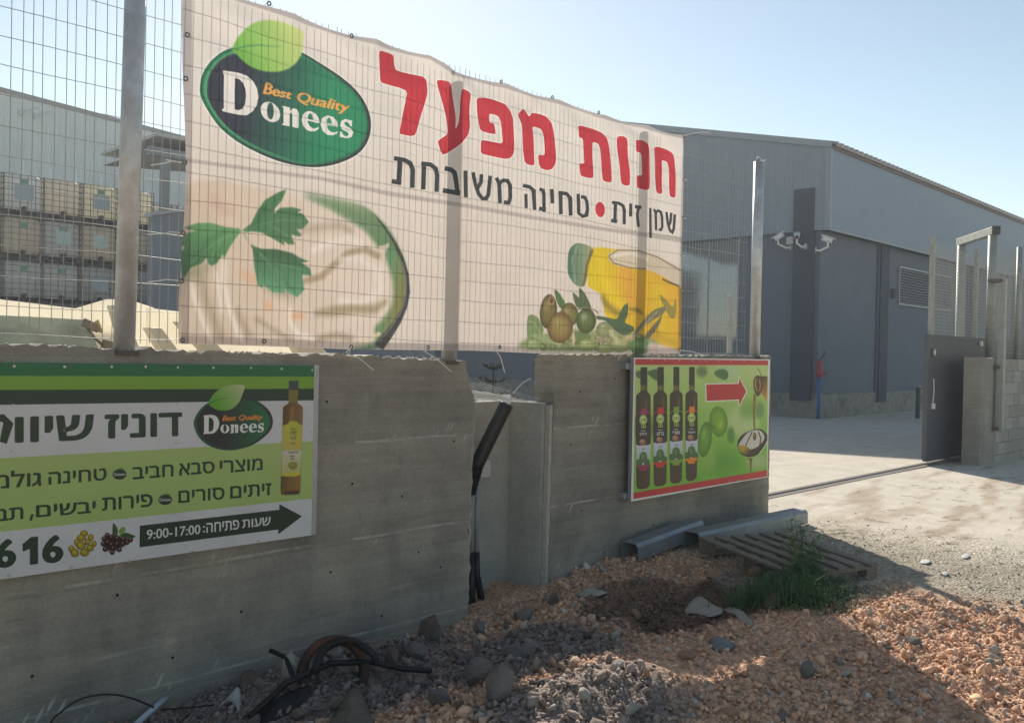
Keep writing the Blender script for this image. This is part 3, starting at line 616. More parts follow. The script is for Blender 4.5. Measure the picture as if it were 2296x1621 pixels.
# olives and leaves
C.paint([C.tp(FO, spl([(120, 900), (260, 820), (420, 860), (720, 780), (1000, 800), (1260, 760), (1500, 860), (1760, 880), (1790, 1060), (100, 1060)], 4))], (134, 146, 92), 5)
for i_ in range(26):
    q_ = i_/25; cx_ = 180+1540*q_+30*sin(i_*7.3); cy_ = 960+70*sin(i_*4.1); C.ball(FO, cx_, cy_, 62+18*sin(i_*2.2), 40+14*sin(i_*3.7), .5*sin(i_*5), [(120, 134, 78), (148, 152, 100), (92, 112, 60), (160, 150, 104)][i_ % 4], (190, 192, 140), (72, 86, 46), blur=1)
for pts, col in [([(480, 245), (530, 270), (575, 330), (630, 430), (590, 500), (530, 440), (490, 320)], (72, 100, 52)), ([(735, 290), (780, 310), (820, 345), (822, 225), (860, 240), (930, 340), (990, 520), (830, 500), (770, 440)], (70, 90, 56)),
    ([(1060, 600), (1200, 620), (1290, 640), (1340, 625), (1400, 490), (1470, 430), (1475, 560), (1440, 690), (1540, 740), (1560, 800), (1440, 870), (1300, 790), (1180, 670), (1080, 650)], (62, 84, 54)),
    ([(120, 600), (240, 610), (300, 700), (340, 800), (280, 880), (160, 940), (110, 850)], (112, 134, 82)), ([(1905, 315), (1990, 370), (2090, 470), (2130, 350), (2140, 560), (2080, 640), (1990, 520)], (140, 124, 50)),
    ([(1550, 840), (1640, 720), (1740, 600), (1850, 510), (1990, 475), (1960, 570), (1850, 640), (1700, 740), (1600, 870)], (110, 108, 74)), ([(1690, 900), (1780, 780), (1900, 640), (1940, 600), (1900, 730), (1800, 870), (1740, 920)], (100, 92, 66)),
    ([(150, 860), (300, 845), (430, 880), (480, 960), (400, 990), (280, 930)], (136, 154, 100)), ([(760, 820), (900, 815), (975, 870), (880, 920), (780, 900)], (92, 116, 62))]:
    C.paint([C.tp(FO, spl(pts, 4))], col, 1)
C.stroke(FO, [(1580, 880), (1700, 720), (1880, 540)], 10, (178, 172, 140), blur=1); C.stroke(FO, [(120, 670), (200, 690), (290, 830)], 8, (170, 186, 130), blur=1.5)
for a in [(200, 985, 110, 75, 0, (140, 156, 100), (176, 190, 140), (104, 124, 70)), (930, 1000, 125, 80, 0, (158, 164, 100), (200, 200, 140), (110, 122, 60)), (1180, 1050, 130, 60, 0, (150, 158, 96), (190, 194, 130), (110, 120, 66)), (1370, 990, 130, 110, 0, (152, 156, 100), (186, 188, 140), (104, 112, 60)),
          (1160, 790, 100, 110, .2, (136, 142, 92), (166, 172, 120), (104, 112, 72)), (400, 540, 118, 235, .08, (110, 98, 50), (146, 130, 74), (66, 60, 32)), (690, 580, 125, 160, -.1, (112, 106, 56), (160, 150, 90), (74, 70, 36)), (920, 670, 135, 170, .05, (82, 98, 50), (156, 172, 130), (46, 62, 30)), (560, 760, 175, 215, .08, (136, 118, 56), (160, 146, 84), (86, 60, 34)), (1640, 1020, 130, 120, 0, (92, 132, 70), (120, 160, 100), (66, 104, 52))]:
    C.ball(FO, *a, blur=1)
C.ball(FO, 440, 390, 42, 62, 0, (90, 60, 36), (120, 84, 50), (180, 150, 104), blur=1)
C.stroke(FO, [(800, 520), (880, 490), (960, 488), (1050, 530), (1090, 575)], 14, (138, 104, 72), blur=1)
C.stroke(FO, [(740, 830), (745, 920), (740, 1010)], 44, (196, 176, 136), blur=2); C.stroke(FO, [(1060, 940), (1160, 925), (1260, 920)], 46, (150, 128, 104), blur=3); C.stroke(FO, [(1250, 780), (1270, 860), (1340, 930)], 50, (184, 176, 130), blur=3)
C.stroke(FO, [(480, 980), (560, 990), (520, 1050)], 24, (198, 190, 140), blur=2); C.stroke(FO, [(1420, 920), (1560, 880)], 60, (198, 172, 120), blur=6)
C.stroke(FO, [(340, 1035), (700, 1045), (1500, 1040)], 40, (70, 92, 44), blur=5, alpha=.8); C.paint([C.tp(FO, [(1770, 960), (2170, 1060), (2170, 1080), (1720, 1080)])], (220, 196, 184), 6)
# oval logo
ov = spl([(85, 740), (110, 600), (190, 470), (300, 375), (420, 320), (600, 300), (900, 290), (1130, 365), (1330, 480), (1520, 620), (1680, 780), (1780, 950), (1812, 1110), (1780, 1270), (1680, 1400), (1500, 1490), (1300, 1530), (1100, 1520), (900, 1475), (680, 1390), (460, 1270), (280, 1120), (160, 950), (100, 830)], 5)
ov2 = spl([(160, 740), (180, 620), (240, 510), (340, 420), (460, 375), (640, 350), (900, 350), (1120, 410), (1300, 510), (1480, 640), (1630, 790), (1720, 940), (1758, 1090), (1730, 1230), (1650, 1350), (1500, 1430), (1300, 1480), (1120, 1480), (940, 1430), (720, 1350), (500, 1230), (330, 1090), (220, 940), (170, 830)], 5)
C.paint([C.tp(FL, ov)], C.grad(FL, (90, 700), (22, 96, 66), (900, 1450), (34, 46, 50)), halo=3)
ovm = [V(p)*.45+V(q)*.55 for p, q in zip(ov, ov2)]
C.paint([C.tp(FL, ovm)], C.grad(FL, (100, 800), (66, 160, 104), (1500, 1100), (30, 110, 76)), 1)
C.paint([C.tp(FL, ov2)], C.grad(FL, (520, 800), (34, 40, 54), (1350, 1150), (26, 128, 84)), 1)
leaf = spl([(425, 345), (470, 230), (560, 120), (680, 55), (820, 38), (960, 70), (1080, 125), (1145, 150), (1150, 220), (1130, 370), (1060, 480), (960, 545), (840, 566), (700, 550), (570, 490), (470, 390)], 5)
C.paint([C.tp(FL, leaf)], C.grad(FL, (500, 400), (100, 178, 60), (1100, 200), (206, 224, 128)), 1)
C.stroke(FL, [(425, 345), (540, 305), (680, 295), (800, 308), (915, 312)], [8, 12, 10, 7, 2], (40, 120, 80), blur=1)
logo_letters(C, FL, lambda p: p)
C.text(FL, 'Best', [(735, 660), (1030, 765), (1022, 845), (722, 790)], (232, 160, 72), .035, .18)
C.text(FL, 'Quality', [(1085, 755), (1610, 880), (1590, 1012), (1068, 895)], (232, 160, 72), .035, .18)
# big red lettering
RED = (196, 34, 46)
for pts in ([(120, 118), (290, 150), (325, 175), (332, 345), (640, 412), (682, 455), (690, 600), (548, 1115), (372, 1080), (370, 1045), (482, 572), (160, 495), (138, 460)],
            [(772, 455), (920, 487), (945, 540), (998, 890), (992, 1035), (1030, 960), (1055, 800), (1076, 553), (1198, 605), (1180, 860), (1175, 1000), (1150, 1090), (1080, 1180), (1000, 1240), (842, 1335), (785, 1165), (903, 1088), (885, 900)],
            [(1262, 662), (1360, 660), (1450, 680), (1580, 740), (1640, 820), (1668, 900), (1680, 1050), (1690, 1200), (1680, 1300), (1640, 1355), (1580, 1370), (1330, 1312), (1303, 1290), (1303, 1143), (1540, 1192), (1552, 1160), (1535, 950), (1510, 880), (1470, 858), (1410, 845), (1412, 942), (1465, 958), (1482, 1088), (1330, 1050), (1298, 1020)],
            [(1728, 855), (1810, 780), (1880, 880), (1915, 832), (2000, 845), (2070, 875), (2130, 950), (2150, 1050), (2172, 1330), (2165, 1420), (2130, 1480), (2080, 1497), (2010, 1475), (1983, 1430), (1973, 1315), (2042, 1325), (2048, 1290), (2040, 1080), (2020, 1020), (1960, 998), (1908, 990), (1938, 1448), (1806, 1420), (1775, 990), (1765, 950)]):
    C.paint([C.tp(FA, chai(pts, .12))], RED, halo=3)
for pts in ([(228, 180), (290, 176), (450, 215), (540, 255), (610, 325), (640, 420), (674, 900), (548, 878), (525, 480), (500, 400), (412, 376), (440, 852), (258, 815), (244, 652), (320, 655), (290, 340), (238, 325)],
            [(730, 297), (858, 322), (890, 945), (776, 922)],
            [(953, 355), (1060, 362), (1115, 400), (1138, 460), (1140, 1002), (966, 968), (962, 803), (1040, 812), (1032, 560), (1015, 520), (960, 505)],
            [(1213, 440), (1285, 440), (1370, 468), (1440, 520), (1468, 600), (1475, 1092), (1396, 1075), (1385, 650), (1365, 625), (1305, 606), (1308, 1045), (1218, 1026)]):
    C.paint([C.tp(FB, chai(pts, .12))], RED, halo=3)
BLK = (38, 44, 50)
for pts, wd in [([(68, 66), (180, 85), (238, 118), (262, 185), (257, 376)], 46), ([(132, 85), (118, 330)], 52), ([(44, 306), (145, 324)], 48),
                ([(348, 122), (440, 135), (492, 178), (505, 245), (500, 420)], 44), ([(376, 120), (366, 394)], 46), ([(580, 175), (645, 188), (684, 220), (698, 290), (715, 425)], 48), ([(563, 404), (742, 436)], 50),
                ([(800, 197), (805, 477)], 44), ([(884, 214), (910, 345), (945, 440), (985, 488), (1022, 488), (1046, 450), (1070, 250)], 40), ([(976, 234), (970, 315), (925, 395)], 40),
                ([(1133, 270), (1162, 330), (1170, 536)], 40), ([(1160, 330), (1205, 298), (1250, 302), (1278, 350), (1280, 480), (1262, 532), (1210, 525)], 40),
                ([(1415, 350), (1490, 366), (1532, 402), (1541, 604)], 38), ([(1448, 438), (1450, 586)], 34), ([(1594, 386), (1632, 402), (1640, 450), (1640, 625)], 36), ([(1588, 588), (1658, 604)], 38),
                ([(1720, 388), (1727, 537)], 38), ([(1788, 424), (1868, 437), (1904, 480), (1912, 666)], 38), ([(1808, 415), (1812, 650)], 38), ([(1988, 438), (1994, 640), (2035, 672), (2075, 662), (2086, 600), (2080, 520), (2060, 475), (2018, 468)], 36)]:
    C.stroke(FT, pts, wd, BLK)
for pts, wd in [([(664, 1147), (740, 1155), (795, 1188), (812, 1245), (812, 1425)], 38), ([(706, 1160), (700, 1395)], 40), ([(654, 1374), (726, 1390)], 46), ([(890, 1163), (888, 1327)], 38), ([(942, 1200), (1024, 1212)], 42),
                ([(990, 1205), (970, 1300), (986, 1457)], 34), ([(1140, 1216), (1140, 1597)], 34), ([(1192, 1232), (1214, 1282), (1215, 1500)], 32), ([(1212, 1278), (1248, 1250), (1282, 1268), (1297, 1330), (1298, 1450), (1280, 1496), (1248, 1492)], 32),
                ([(1354, 1268), (1370, 1400), (1395, 1500), (1425, 1527), (1448, 1480), (1460, 1298)], 32), ([(1414, 1278), (1405, 1400), (1376, 1450)], 32)]:
    C.stroke(FB, pts, wd, BLK)
C.paint([C.tp(FB, [(517+61*cos(t), 1237+97*sin(t)+8*cos(t)) for t in np.linspace(0, 2*pi, 36)[:-1]])], RED, halo=2)
# doubled cloth: hems and the welded seam pass less light
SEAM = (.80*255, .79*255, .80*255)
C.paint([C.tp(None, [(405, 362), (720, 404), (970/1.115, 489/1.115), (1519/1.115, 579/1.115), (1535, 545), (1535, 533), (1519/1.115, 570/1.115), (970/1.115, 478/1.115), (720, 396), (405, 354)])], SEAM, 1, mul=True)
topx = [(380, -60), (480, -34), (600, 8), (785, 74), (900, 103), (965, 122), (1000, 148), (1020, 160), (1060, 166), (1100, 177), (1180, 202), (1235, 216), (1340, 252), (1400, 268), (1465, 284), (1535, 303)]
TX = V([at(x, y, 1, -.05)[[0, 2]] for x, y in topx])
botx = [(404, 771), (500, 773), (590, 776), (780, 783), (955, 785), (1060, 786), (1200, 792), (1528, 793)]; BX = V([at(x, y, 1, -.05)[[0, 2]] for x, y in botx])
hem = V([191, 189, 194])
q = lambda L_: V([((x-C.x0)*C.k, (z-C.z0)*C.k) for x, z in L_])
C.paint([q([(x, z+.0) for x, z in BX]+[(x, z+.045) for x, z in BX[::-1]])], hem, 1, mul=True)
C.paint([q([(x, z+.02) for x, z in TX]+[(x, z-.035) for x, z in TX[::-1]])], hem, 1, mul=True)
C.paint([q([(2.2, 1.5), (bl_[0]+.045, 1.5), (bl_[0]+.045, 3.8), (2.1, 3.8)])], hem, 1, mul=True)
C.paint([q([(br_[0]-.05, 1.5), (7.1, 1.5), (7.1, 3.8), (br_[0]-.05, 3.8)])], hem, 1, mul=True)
C.img[:] = C.img*.80+.20*V([214, 206, 200], dtype=np.float32)/255; C.img *= 1.04
M_BAN = C.mat(.6, .35, .2)
nx_, nz_ = 210, 86
xl = lambda v_: bl_[0]+.0*v_-.012*sin(v_*9); vs_, uv_ = [], []
for j in range(nz_+1):
    v_ = j/nz_
    for i in range(nx_+1):
        u_ = i/nx_; x = (bl_[0]-.012*sin(v_*8+1))*(1-u_)+(br_[0]-.035*v_+.008*sin(v_*11))*u_
        z = np.interp(x, BX[:, 0], BX[:, 1])*(1-v_)+(np.interp(x, TX[:, 0], TX[:, 1])-.014*abs(sin((x-2.27)*5.4)))*v_
        dp = min(abs(x-px_) for px_, _ in posts); drape = .012*min(1, dp/.5)
        y = -.048+drape*.9+.004*sin(x*3+z*2)+.008*float(fbm(V(x*1.2+z*.4), V(z*1.1), 3, 77)-.5)+.014*v_**3*sin(x*9)+.022*v_**5*abs(sin((x-2.27)*5.4))*(1+.5*sin(z*22+x*7))+.012*(1-v_)**6*abs(sin((x-2.27)*4.2))-.008
        
        k = .5*(1-v_)*max(0, 1-x/9); y += .012*k*sin((x*6-z*5)+2*sin(z*2)); y = min(y, -.022)
        vs_.append((x, y, z)); uv_.append(((x-C.x0)*C.k/C.w, (z-C.z0)*C.k/C.h))
fs_ = [(j*(nx_+1)+i, j*(nx_+1)+i+1, (j+1)*(nx_+1)+i+1, (j+1)*(nx_+1)+i) for j in range(nz_) for i in range(nx_)]
def uvobj(name, vs, fs, uv, m, parent, smooth=True):
    me = bpy.data.meshes.new(name); me.from_pydata(vs, [], fs); l = me.uv_layers.new(name='UVMap')
    vi = np.zeros(len(me.loops), np.int32); me.loops.foreach_get('vertex_index', vi); l.data.foreach_set('uv', V(uv, dtype=np.float32)[vi].ravel())
    me.materials.append(m)
    if smooth: me.shade_smooth()
    return fin(bpy.data.objects.new(name, me), parent)
ban = thing('banner', 'large sunlit cloth banner with oval logo, red lettering, dip bowl and oil bottle', 'banner', (0, 0, 0))
uvobj('printed_cloth', vs_, fs_, uv_, M_BAN, ban)
gm = MB(); a = []
for k in range(17):
    t = 2*pi*k/16; a.append((.011*cos(t), 0, .011*sin(t)))
gm.tube(a, .0042, 6, False); gme = gm.mesh('grommet', mat('dull_metal', (.20, .19, .18), .4, .1, 10, 0, metal=.6), True)
for x, y in [(418, 80), (414, 178), (412, 365), (408, 523), (405, 630), (407, 763), (590, 765), (601, 10), (786, 82), (785, 778), (957, 779), (1118, 778), (1013, 165), (1121, 184), (1236, 219), (1340, 253), (1533, 307), (1531, 403), (1529, 488), (1528, 573), (1527, 652), (1524, 783)]:
    p = at(x, y, 1, -.045); inst('grommet', gme, ban, tuple(p+V([0, -.012, 0])))
def tie(pts, yy=-.062, r=.0035, y2=None):
    n = len(pts); P = [at(x, y, 1, yy+((y2-yy)*i/(n-1) if y2 is not None else 0)) for i, (x, y) in enumerate(pts)]
    return MB().tube(P, r, 5).obj('cable_tie', WHITE, ban)
tie([(412, 365), (385, 362), (372, 366), (338, 371)], -.04, .0035, .09); tie([(408, 365), (372, 359)], -.03)
tie([(406, 523), (380, 520), (372, 524), (330, 526)], -.04, .0035, .09); tie([(404, 630), (375, 627), (332, 633)], -.04, .0035, .09)
tie([(1535, 305), (1555, 299), (1575, 297), (1592, 298)]); tie([(1533, 402), (1541, 405)]); tie([(1531, 488), (1539, 491)]); tie([(1530, 573), (1537, 575)])
tie([(787, 779), (776, 790), (779, 794), (806, 804), (838, 830)]); tie([(787, 779), (782, 792)]); tie([(957, 779), (950, 787), (980, 805), (1012, 834)]); tie([(957, 779), (954, 788)])
tie([(1118, 779), (1106, 787), (1112, 787), (1122, 800), (1132, 836)]); tie([(1115, 781), (1108, 789)]); tie([(1524, 785), (1550, 788), (1585, 798)])

# ------------------------------------------------------------------ left sign
S_ = Canvas('left_sign_print', -.05, .35, 3.045, .478, 1.552, 620, (212, 212, 212))
def quadp(c, fr, pts, col, **k): c.paint([c.tp(fr, pts)], col, **k)
LX = -1400
def yl(y0, s): return lambda x: y0+s*x
def band(a, b, col):   # bands between two straight lines in frame FS
    S_.paint([S_.tp(FS, [(LX, a[0]+a[1]*LX), (2000, a[0]+a[1]*2000), (2000, b[0]+b[1]*2000), (LX, b[0]+b[1]*LX)])], col)
band((100, .010), (224, .0022), (26, 110, 66)); band((224, .0022), (311, -.004), (124, 170, 52)); band((311, -.004), (404, -.0146), (34, 62, 48)); band((736, -.0545), (1196, -.1075), (172, 196, 116))
TXT = (34, 62, 46)
S_.text(FS, 'זינוד', [(652, 465), (1136, 450), (1136, 598), (652, 615)], TXT, .028)
S_.text(FS, 'וויש', [(92, 480), (586, 462), (586, 622), (92, 641)], TXT, .028)
S_.stroke(FS, [(-95, 490), (20, 486), (52, 520), (20, 640)], 46, TXT); S_.stroke(FS, [(-60, 560), (-60, 700)], 44, TXT)
for s_, q_, b_ in [('ירצומ', [(1370, 750), (1638, 736), (1638, 808), (1370, 832)], .018), ('אבס', [(1117, 770), (1338, 754), (1338, 828), (1117, 847)], .018), ('ביבח', [(827, 793), (1082, 773), (1082, 849), (827, 869)], .018),
               ('הניחט', [(302, 822), (665, 797), (665, 873), (302, 903)], .018), ('מלוג', [(-40, 822), (258, 802), (258, 908), (-40, 930)], .018), ('םיתיז', [(1435, 912), (1692, 890), (1692, 966), (1435, 988)], .018), ('םירוס', [(1112, 940), (1400, 915), (1400, 992), (1112, 1018)], .018),
               ('תוריפ', [(637, 983), (952, 957), (952, 1036), (637, 1065)], .018), ('םישבי', [(224, 1030), (597, 1003), (597, 1075), (224, 1105)], .018), ('בת', [(-30, 1055), (146, 1038), (146, 1114), (-30, 1132)], .018)]:
    S_.text(FS, s_, q_, TXT, b_)
S_.stroke(FS, [(203, 1085), (190, 1125)], 16, TXT)
quadp(S_, FS, [(872, 1157), (1742, 1057), (1742, 1022), (1883, 1098), (1735, 1210), (1735, 1180), (870, 1291)], (34, 56, 44))
for s_, q_ in [('9:00-17:00', [(914, 1182), (1250, 1148), (1250, 1208), (914, 1244)]), ('החיתפ', [(1286, 1140), (1492, 1118), (1492, 1178), (1286, 1202)]), ('תועש', [(1510, 1120), (1688, 1100), (1688, 1152), (1510, 1172)]), (':', [(1265, 1158), (1278, 1156), (1278, 1198), (1265, 1200)])]:
    S_.text(FS, s_, q_, (222, 222, 220), .02)
quadp(S_, FS, [(140, 1272), (192, 1228), (237, 1223), (237, 1394), (186, 1400), (186, 1300), (142, 1318)], TXT)
for s_, q_ in [('6', [(262, 1222), (396, 1208), (396, 1382), (262, 1398)]), ('6', [(-38, 1248), (102, 1232), (102, 1410), (-38, 1428)])]:
    S_.text(FS, s_, q_, TXT, .045)
ov = spl([(22, 640), (45, 530), (120, 420), (230, 340), (380, 285), (540, 265), (700, 278), (850, 325), (970, 410), (1035, 500), (1058, 600), (1030, 700), (940, 800), (800, 895), (640, 950), (480, 970), (320, 948), (180, 885), (80, 785)], 5)
ov2 = [V([540, 620])+(V(p)-V([540, 620]))*.93 for p in ov]
S_.paint([S_.tp(FG, ov)], S_.grad(FG, (40, 800), (30, 100, 66), (1000, 600), (36, 42, 48)), 0)
S_.paint([S_.tp(FG, ov2)], S_.grad(FG, (350, 600), (34, 42, 46), (950, 560), (24, 112, 70)), 1)
S_.paint([S_.tp(FG, spl([(218, 360), (270, 250), (370, 165), (500, 122), (684, 120), (660, 240), (610, 350), (520, 430), (410, 452), (300, 430)], 4))], S_.grad(FG, (300, 400), (90, 166, 44), (660, 130), (196, 200, 150)), 0)
S_.stroke(FG, [(215, 368), (330, 310), (500, 278)], [8, 7, 3], (34, 90, 44))
hg = homog([(325, 550), (312, 965), (1636, 1240), (1625, 1050)], [(152, 514), (146, 757), (944, 722), (940, 606)])
logo_letters(S_, FG, hg)
S_.text(FG, 'Best', [(400, 518), (582, 508), (578, 585), (392, 588)], (236, 138, 50), .035, .2)
S_.text(FG, 'Quality', [(615, 505), (932, 500), (922, 590), (605, 598)], (236, 138, 50), .035, .2)
for cx, cy in ((745, 835), (1030, 993)):
    S_.ball(FS, cx+3, cy-22, 26, 14, -.4, (122, 176, 50), (150, 200, 90), (90, 150, 40)); S_.ball(FS, cx, cy+2, 43, 32, -.06, (34, 62, 50), (40, 80, 60), (30, 46, 42)); S_.text(FS, 'Donees', [(cx-36, cy-8), (cx+36, cy-10), (cx+36, cy+9), (cx-36, cy+13)], (215, 215, 212), .03)
# bottle
S_.paint([S_.tp(FG, chai([(1268, 62), (1392, 62), (1386, 180), (1380, 355), (1452, 405), (1440, 800), (1418, 1520), (1380, 1545), (1165, 1552), (1155, 1500), (1180, 800), (1188, 405), (1262, 355), (1266, 180)], .06))], S_.grad(FG, (1170, 800), (98, 72, 40), (1440, 820), (150, 116, 62)))
S_.stroke(FG, [(1310, 400), (1300, 640)], 40, (170, 128, 66), blur=5); S_.stroke(FG, [(1290, 1340), (1280, 1500)], 60, (140, 104, 62), blur=6); S_.stroke(FG, [(1210, 1530), (1400, 1515)], 36, (62, 46, 36), blur=3)
quadp(S_, FG, [(1266, 62), (1392, 62), (1388, 182), (1264, 180)], (62, 72, 74)); quadp(S_, FG, [(1264, 182), (1388, 184), (1382, 350), (1262, 350)], (130, 118, 52))
S_.paint([S_.tp(FG, chai([(1180, 650), (1262, 620), (1268, 590), (1380, 590), (1384, 620), (1446, 640), (1432, 970), (1172, 975)], .05))], S_.grad(FG, (1300, 620), (196, 196, 60), (1300, 970), (206, 182, 96)), 1)
S_.paint([S_.tp(FG, [(1172, 970), (1434, 965), (1418, 1270), (1165, 1300)])], S_.grad(FG, (1300, 970), (214, 206, 190), (1300, 1290), (190, 190, 110)), 2)
quadp(S_, FG, [(1165, 1275), (1420, 1250), (1418, 1290), (1350, 1310), (1230, 1312), (1163, 1300)], (206, 200, 60)); S_.ball(FG, 1320, 1170, 60, 50, 0, (140, 146, 60), (160, 166, 80), (120, 126, 50), blur=2)
S_.text(FG, 'ביבח', [(1280, 722), (1366, 720), (1364, 756), (1280, 760)], (66, 72, 40), .03)
for pts in ([(1290, 790), (1310, 820)], [(1345, 770), (1352, 830)], [(1330, 800), (1310, 830)], [(1290, 880), (1345, 875)], [(1260, 1000), (1390, 995)], [(1280, 1050), (1340, 1045)], [(1285, 1085), (1335, 1080)], [(1290, 695), (1350, 690)]): S_.stroke(FG, pts, 10, (80, 84, 50), blur=1)
# green and black olives
for a in [(510, 640, 100, 80), (440, 750, 115, 85), (680, 740, 75, 85), (330, 870, 80, 90), (600, 850, 75, 85), (760, 900, 70, 80), (190, 1030, 85, 90), (660, 1010, 95, 90), (430, 950, 125, 105), (275, 1135, 112, 105), (520, 1125, 115, 98)]:
    S_.ball(FN, *a, 0, (178, 158, 40), (216, 206, 60), (112, 88, 22))
S_.paint([S_.tp(FN, [(1040, 690), (1300, 690), (1720, 780), (1600, 900), (1450, 1000), (1250, 1100), (1020, 1050), (980, 850)])], (44, 26, 26), 3)
for a in [(1095, 680), (1010, 770), (1200, 740), (1340, 760), (1260, 690), (1500, 780), (1690, 800), (1600, 860), (990, 900), (1100, 860), (1190, 920), (1340, 900), (1480, 900), (1040, 1040), (1240, 1010), (1400, 1050), (1220, 1120)]:
    S_.ball(FN, a[0], a[1], 62, 62, 0, (58, 30, 32), (235, 225, 215), (34, 18, 20), -.1, -.25)
for pts, c_ in [([(1250, 380), (1340, 480), (1360, 600), (1330, 700), (1240, 640), (1228, 500)], (52, 84, 52)), ([(1380, 600), (1440, 500), (1540, 480), (1550, 580), (1440, 650)], (130, 160, 60)), ([(1420, 680), (1550, 620), (1700, 660), (1810, 715), (1700, 760), (1500, 740)], (50, 86, 44))]: S_.paint([S_.tp(FN, spl(pts, 4))], c_)
M_LS = S_.mat(.35, 0, .45)
def panel(c, name, parent, x0, x1, yf, th, zb, zt, m):
    vs = []; uv = []
    for (x, z) in ((x0, zb(x0)), (x1, zb(x1)), (x1, zt(x1)), (x0, zt(x0))): vs.append((x, yf, z)); uv.append(((x-c.x0)*c.k/c.w, (z-c.z0)*c.k/c.h))
    return uvobj(name, vs, [(0, 1, 2, 3)], uv, m, parent, False)
c4 = [at(0, 812.7, 1, -.05), at(704.8, 820, 1, -.05), at(696, 1200, 1, -.05), at(0, 1299, 1, -.05)]
zt = lambda x: np.interp(x, [c4[0][0], c4[1][0]], [c4[0][2], c4[1][2]])+(x-c4[0][0])*0; zt = lambda x, a=c4[0], b=c4[1]: a[2]+(b[2]-a[2])*(x-a[0])/(b[0]-a[0])
zb = lambda x, a=c4[3], b=c4[2]: a[2]+(b[2]-a[2])*(x-a[0])/(b[0]-a[0])
M_FR = mat('sign_frame_metal', (.40, .41, .42), .45, .12, 20, .1, metal=.5)
sl = thing('sign', 'wide green and white sign with oval logo, single bottle and dark hours arrow', 'sign', (0, 0, 0)); x0, x1 = .40, c4[1][0]
panel(S_, 'printed_panel', sl, x0, x1, -.05, .004, zb, zt, M_LS)
MB().hexa([(x0, -.048, zb(x0)), (x1, -.048, zb(x1)), (x1, 0, zb(x1)), (x0, 0, zb(x0))], [(x0, -.048, zt(x0)), (x1, -.048, zt(x1)), (x1, 0, zt(x1)), (x0, 0, zt(x0))]).obj('backing', M_FR, sl)
MB().box(x1+.002, x1+.036, -.046, .0, zb(x1)+.0, zt(x1)+.004).obj('edge_strip', M_FR, sl)
scr = MB().tube([(0, 0, 0), (0, -.004, 0)], .0065, 10).mesh('screw', mat('screw_head', (.5, .5, .48), .35, .05, metal=.7))
for x, y, f in [(88, 163, 0), (402, 167, 0), (695, 167, 0), (907, 167, 0), (1108, 171, 0), (1329, 173, 0), (1564, 174, 0), (1755, 180, 0), (1945, 188, 0), (70, 693, 0), (1097, 643, 0), (1103, 395, 0), (55, 1468, 0), (445, 1415, 0), (800, 1378, 0), (1200, 1315, 0), (1612, 1250, 0), (1085, 1083, 0), (1937, 575, 0), (78, 406, 0)]:
    p = at((x/2.4942)/1.11498, (850+y/2.4942)/1.11498, 1, -.05); inst('screw', scr, sl, tuple(p))
# ------------------------------------------------------------------ right sign
YR = -.10
T_ = Canvas('right_sign_print', YR, 6.0, 8.72, .30, 1.70, 560, (170, 200, 100))
F = FR_
def fb(pts, col, bl, al=.8): T_.paint([T_.tp(F, pts)], col, bl, al)
def fe_(cx, cy, rx, ry, col, bl, al=.8): fb([(cx+rx*cos(t), cy+ry*sin(t)) for t in np.linspace(0, 2*pi, 20)[:-1]], col, bl, al)
T_.paint([T_.tp(F, [(690, 90), (1700, 100), (1700, 980), (680, 1150)])], T_.grad(F, (1300, 200), (176, 200, 120), (1300, 1000), (112, 178, 40)))
for a in [(1500, 560, 120, 120, (196, 208, 150), 22), (1400, 200, 80, 60, (176, 196, 150), 14), (1600, 200, 80, 60, (184, 200, 130), 14), (1550, 480, 80, 60, (110, 160, 60), 20), (1350, 850, 150, 80, (92, 158, 44), 24), (1600, 850, 80, 60, (186, 190, 150), 20), (1240, 820, 60, 90, (150, 186, 80), 16), (1410, 660, 26, 60, (80, 130, 50), 8), (850, 330, 160, 120, (168, 196, 110), 20), (780, 600, 120, 90, (90, 130, 40), 16), (860, 950, 200, 60, (140, 180, 60), 16), (1080, 620, 60, 200, (150, 180, 90), 16), (1200, 200, 40, 40, (90, 110, 70), 8), (1620, 480, 30, 60, (100, 140, 90), 8)]: fe_(*a)
for pts, c_ in [([(720, 205), (755, 192), (800, 205), (780, 240), (735, 245)], (84, 110, 66)), ([(805, 205), (850, 185), (882, 190), (882, 262), (840, 245)], (74, 104, 62)), ([(1288, 208), (1330, 182), (1378, 190), (1392, 230), (1370, 260), (1320, 242)], (70, 112, 66))]: T_.paint([T_.tp(F, spl(pts, 4))], c_, 2)
T_.ball(F, 1222, 690, 48, 128, .12, (104, 154, 42), (150, 190, 84), (72, 120, 30), blur=1); T_.ball(F, 1320, 560, 66, 110, -.08, (122, 168, 36), (176, 200, 70), (84, 136, 34), .2, .2, blur=1); T_.stroke(F, [(1255, 560), (1270, 590), (1300, 610)], 8, (80, 110, 50), blur=1)
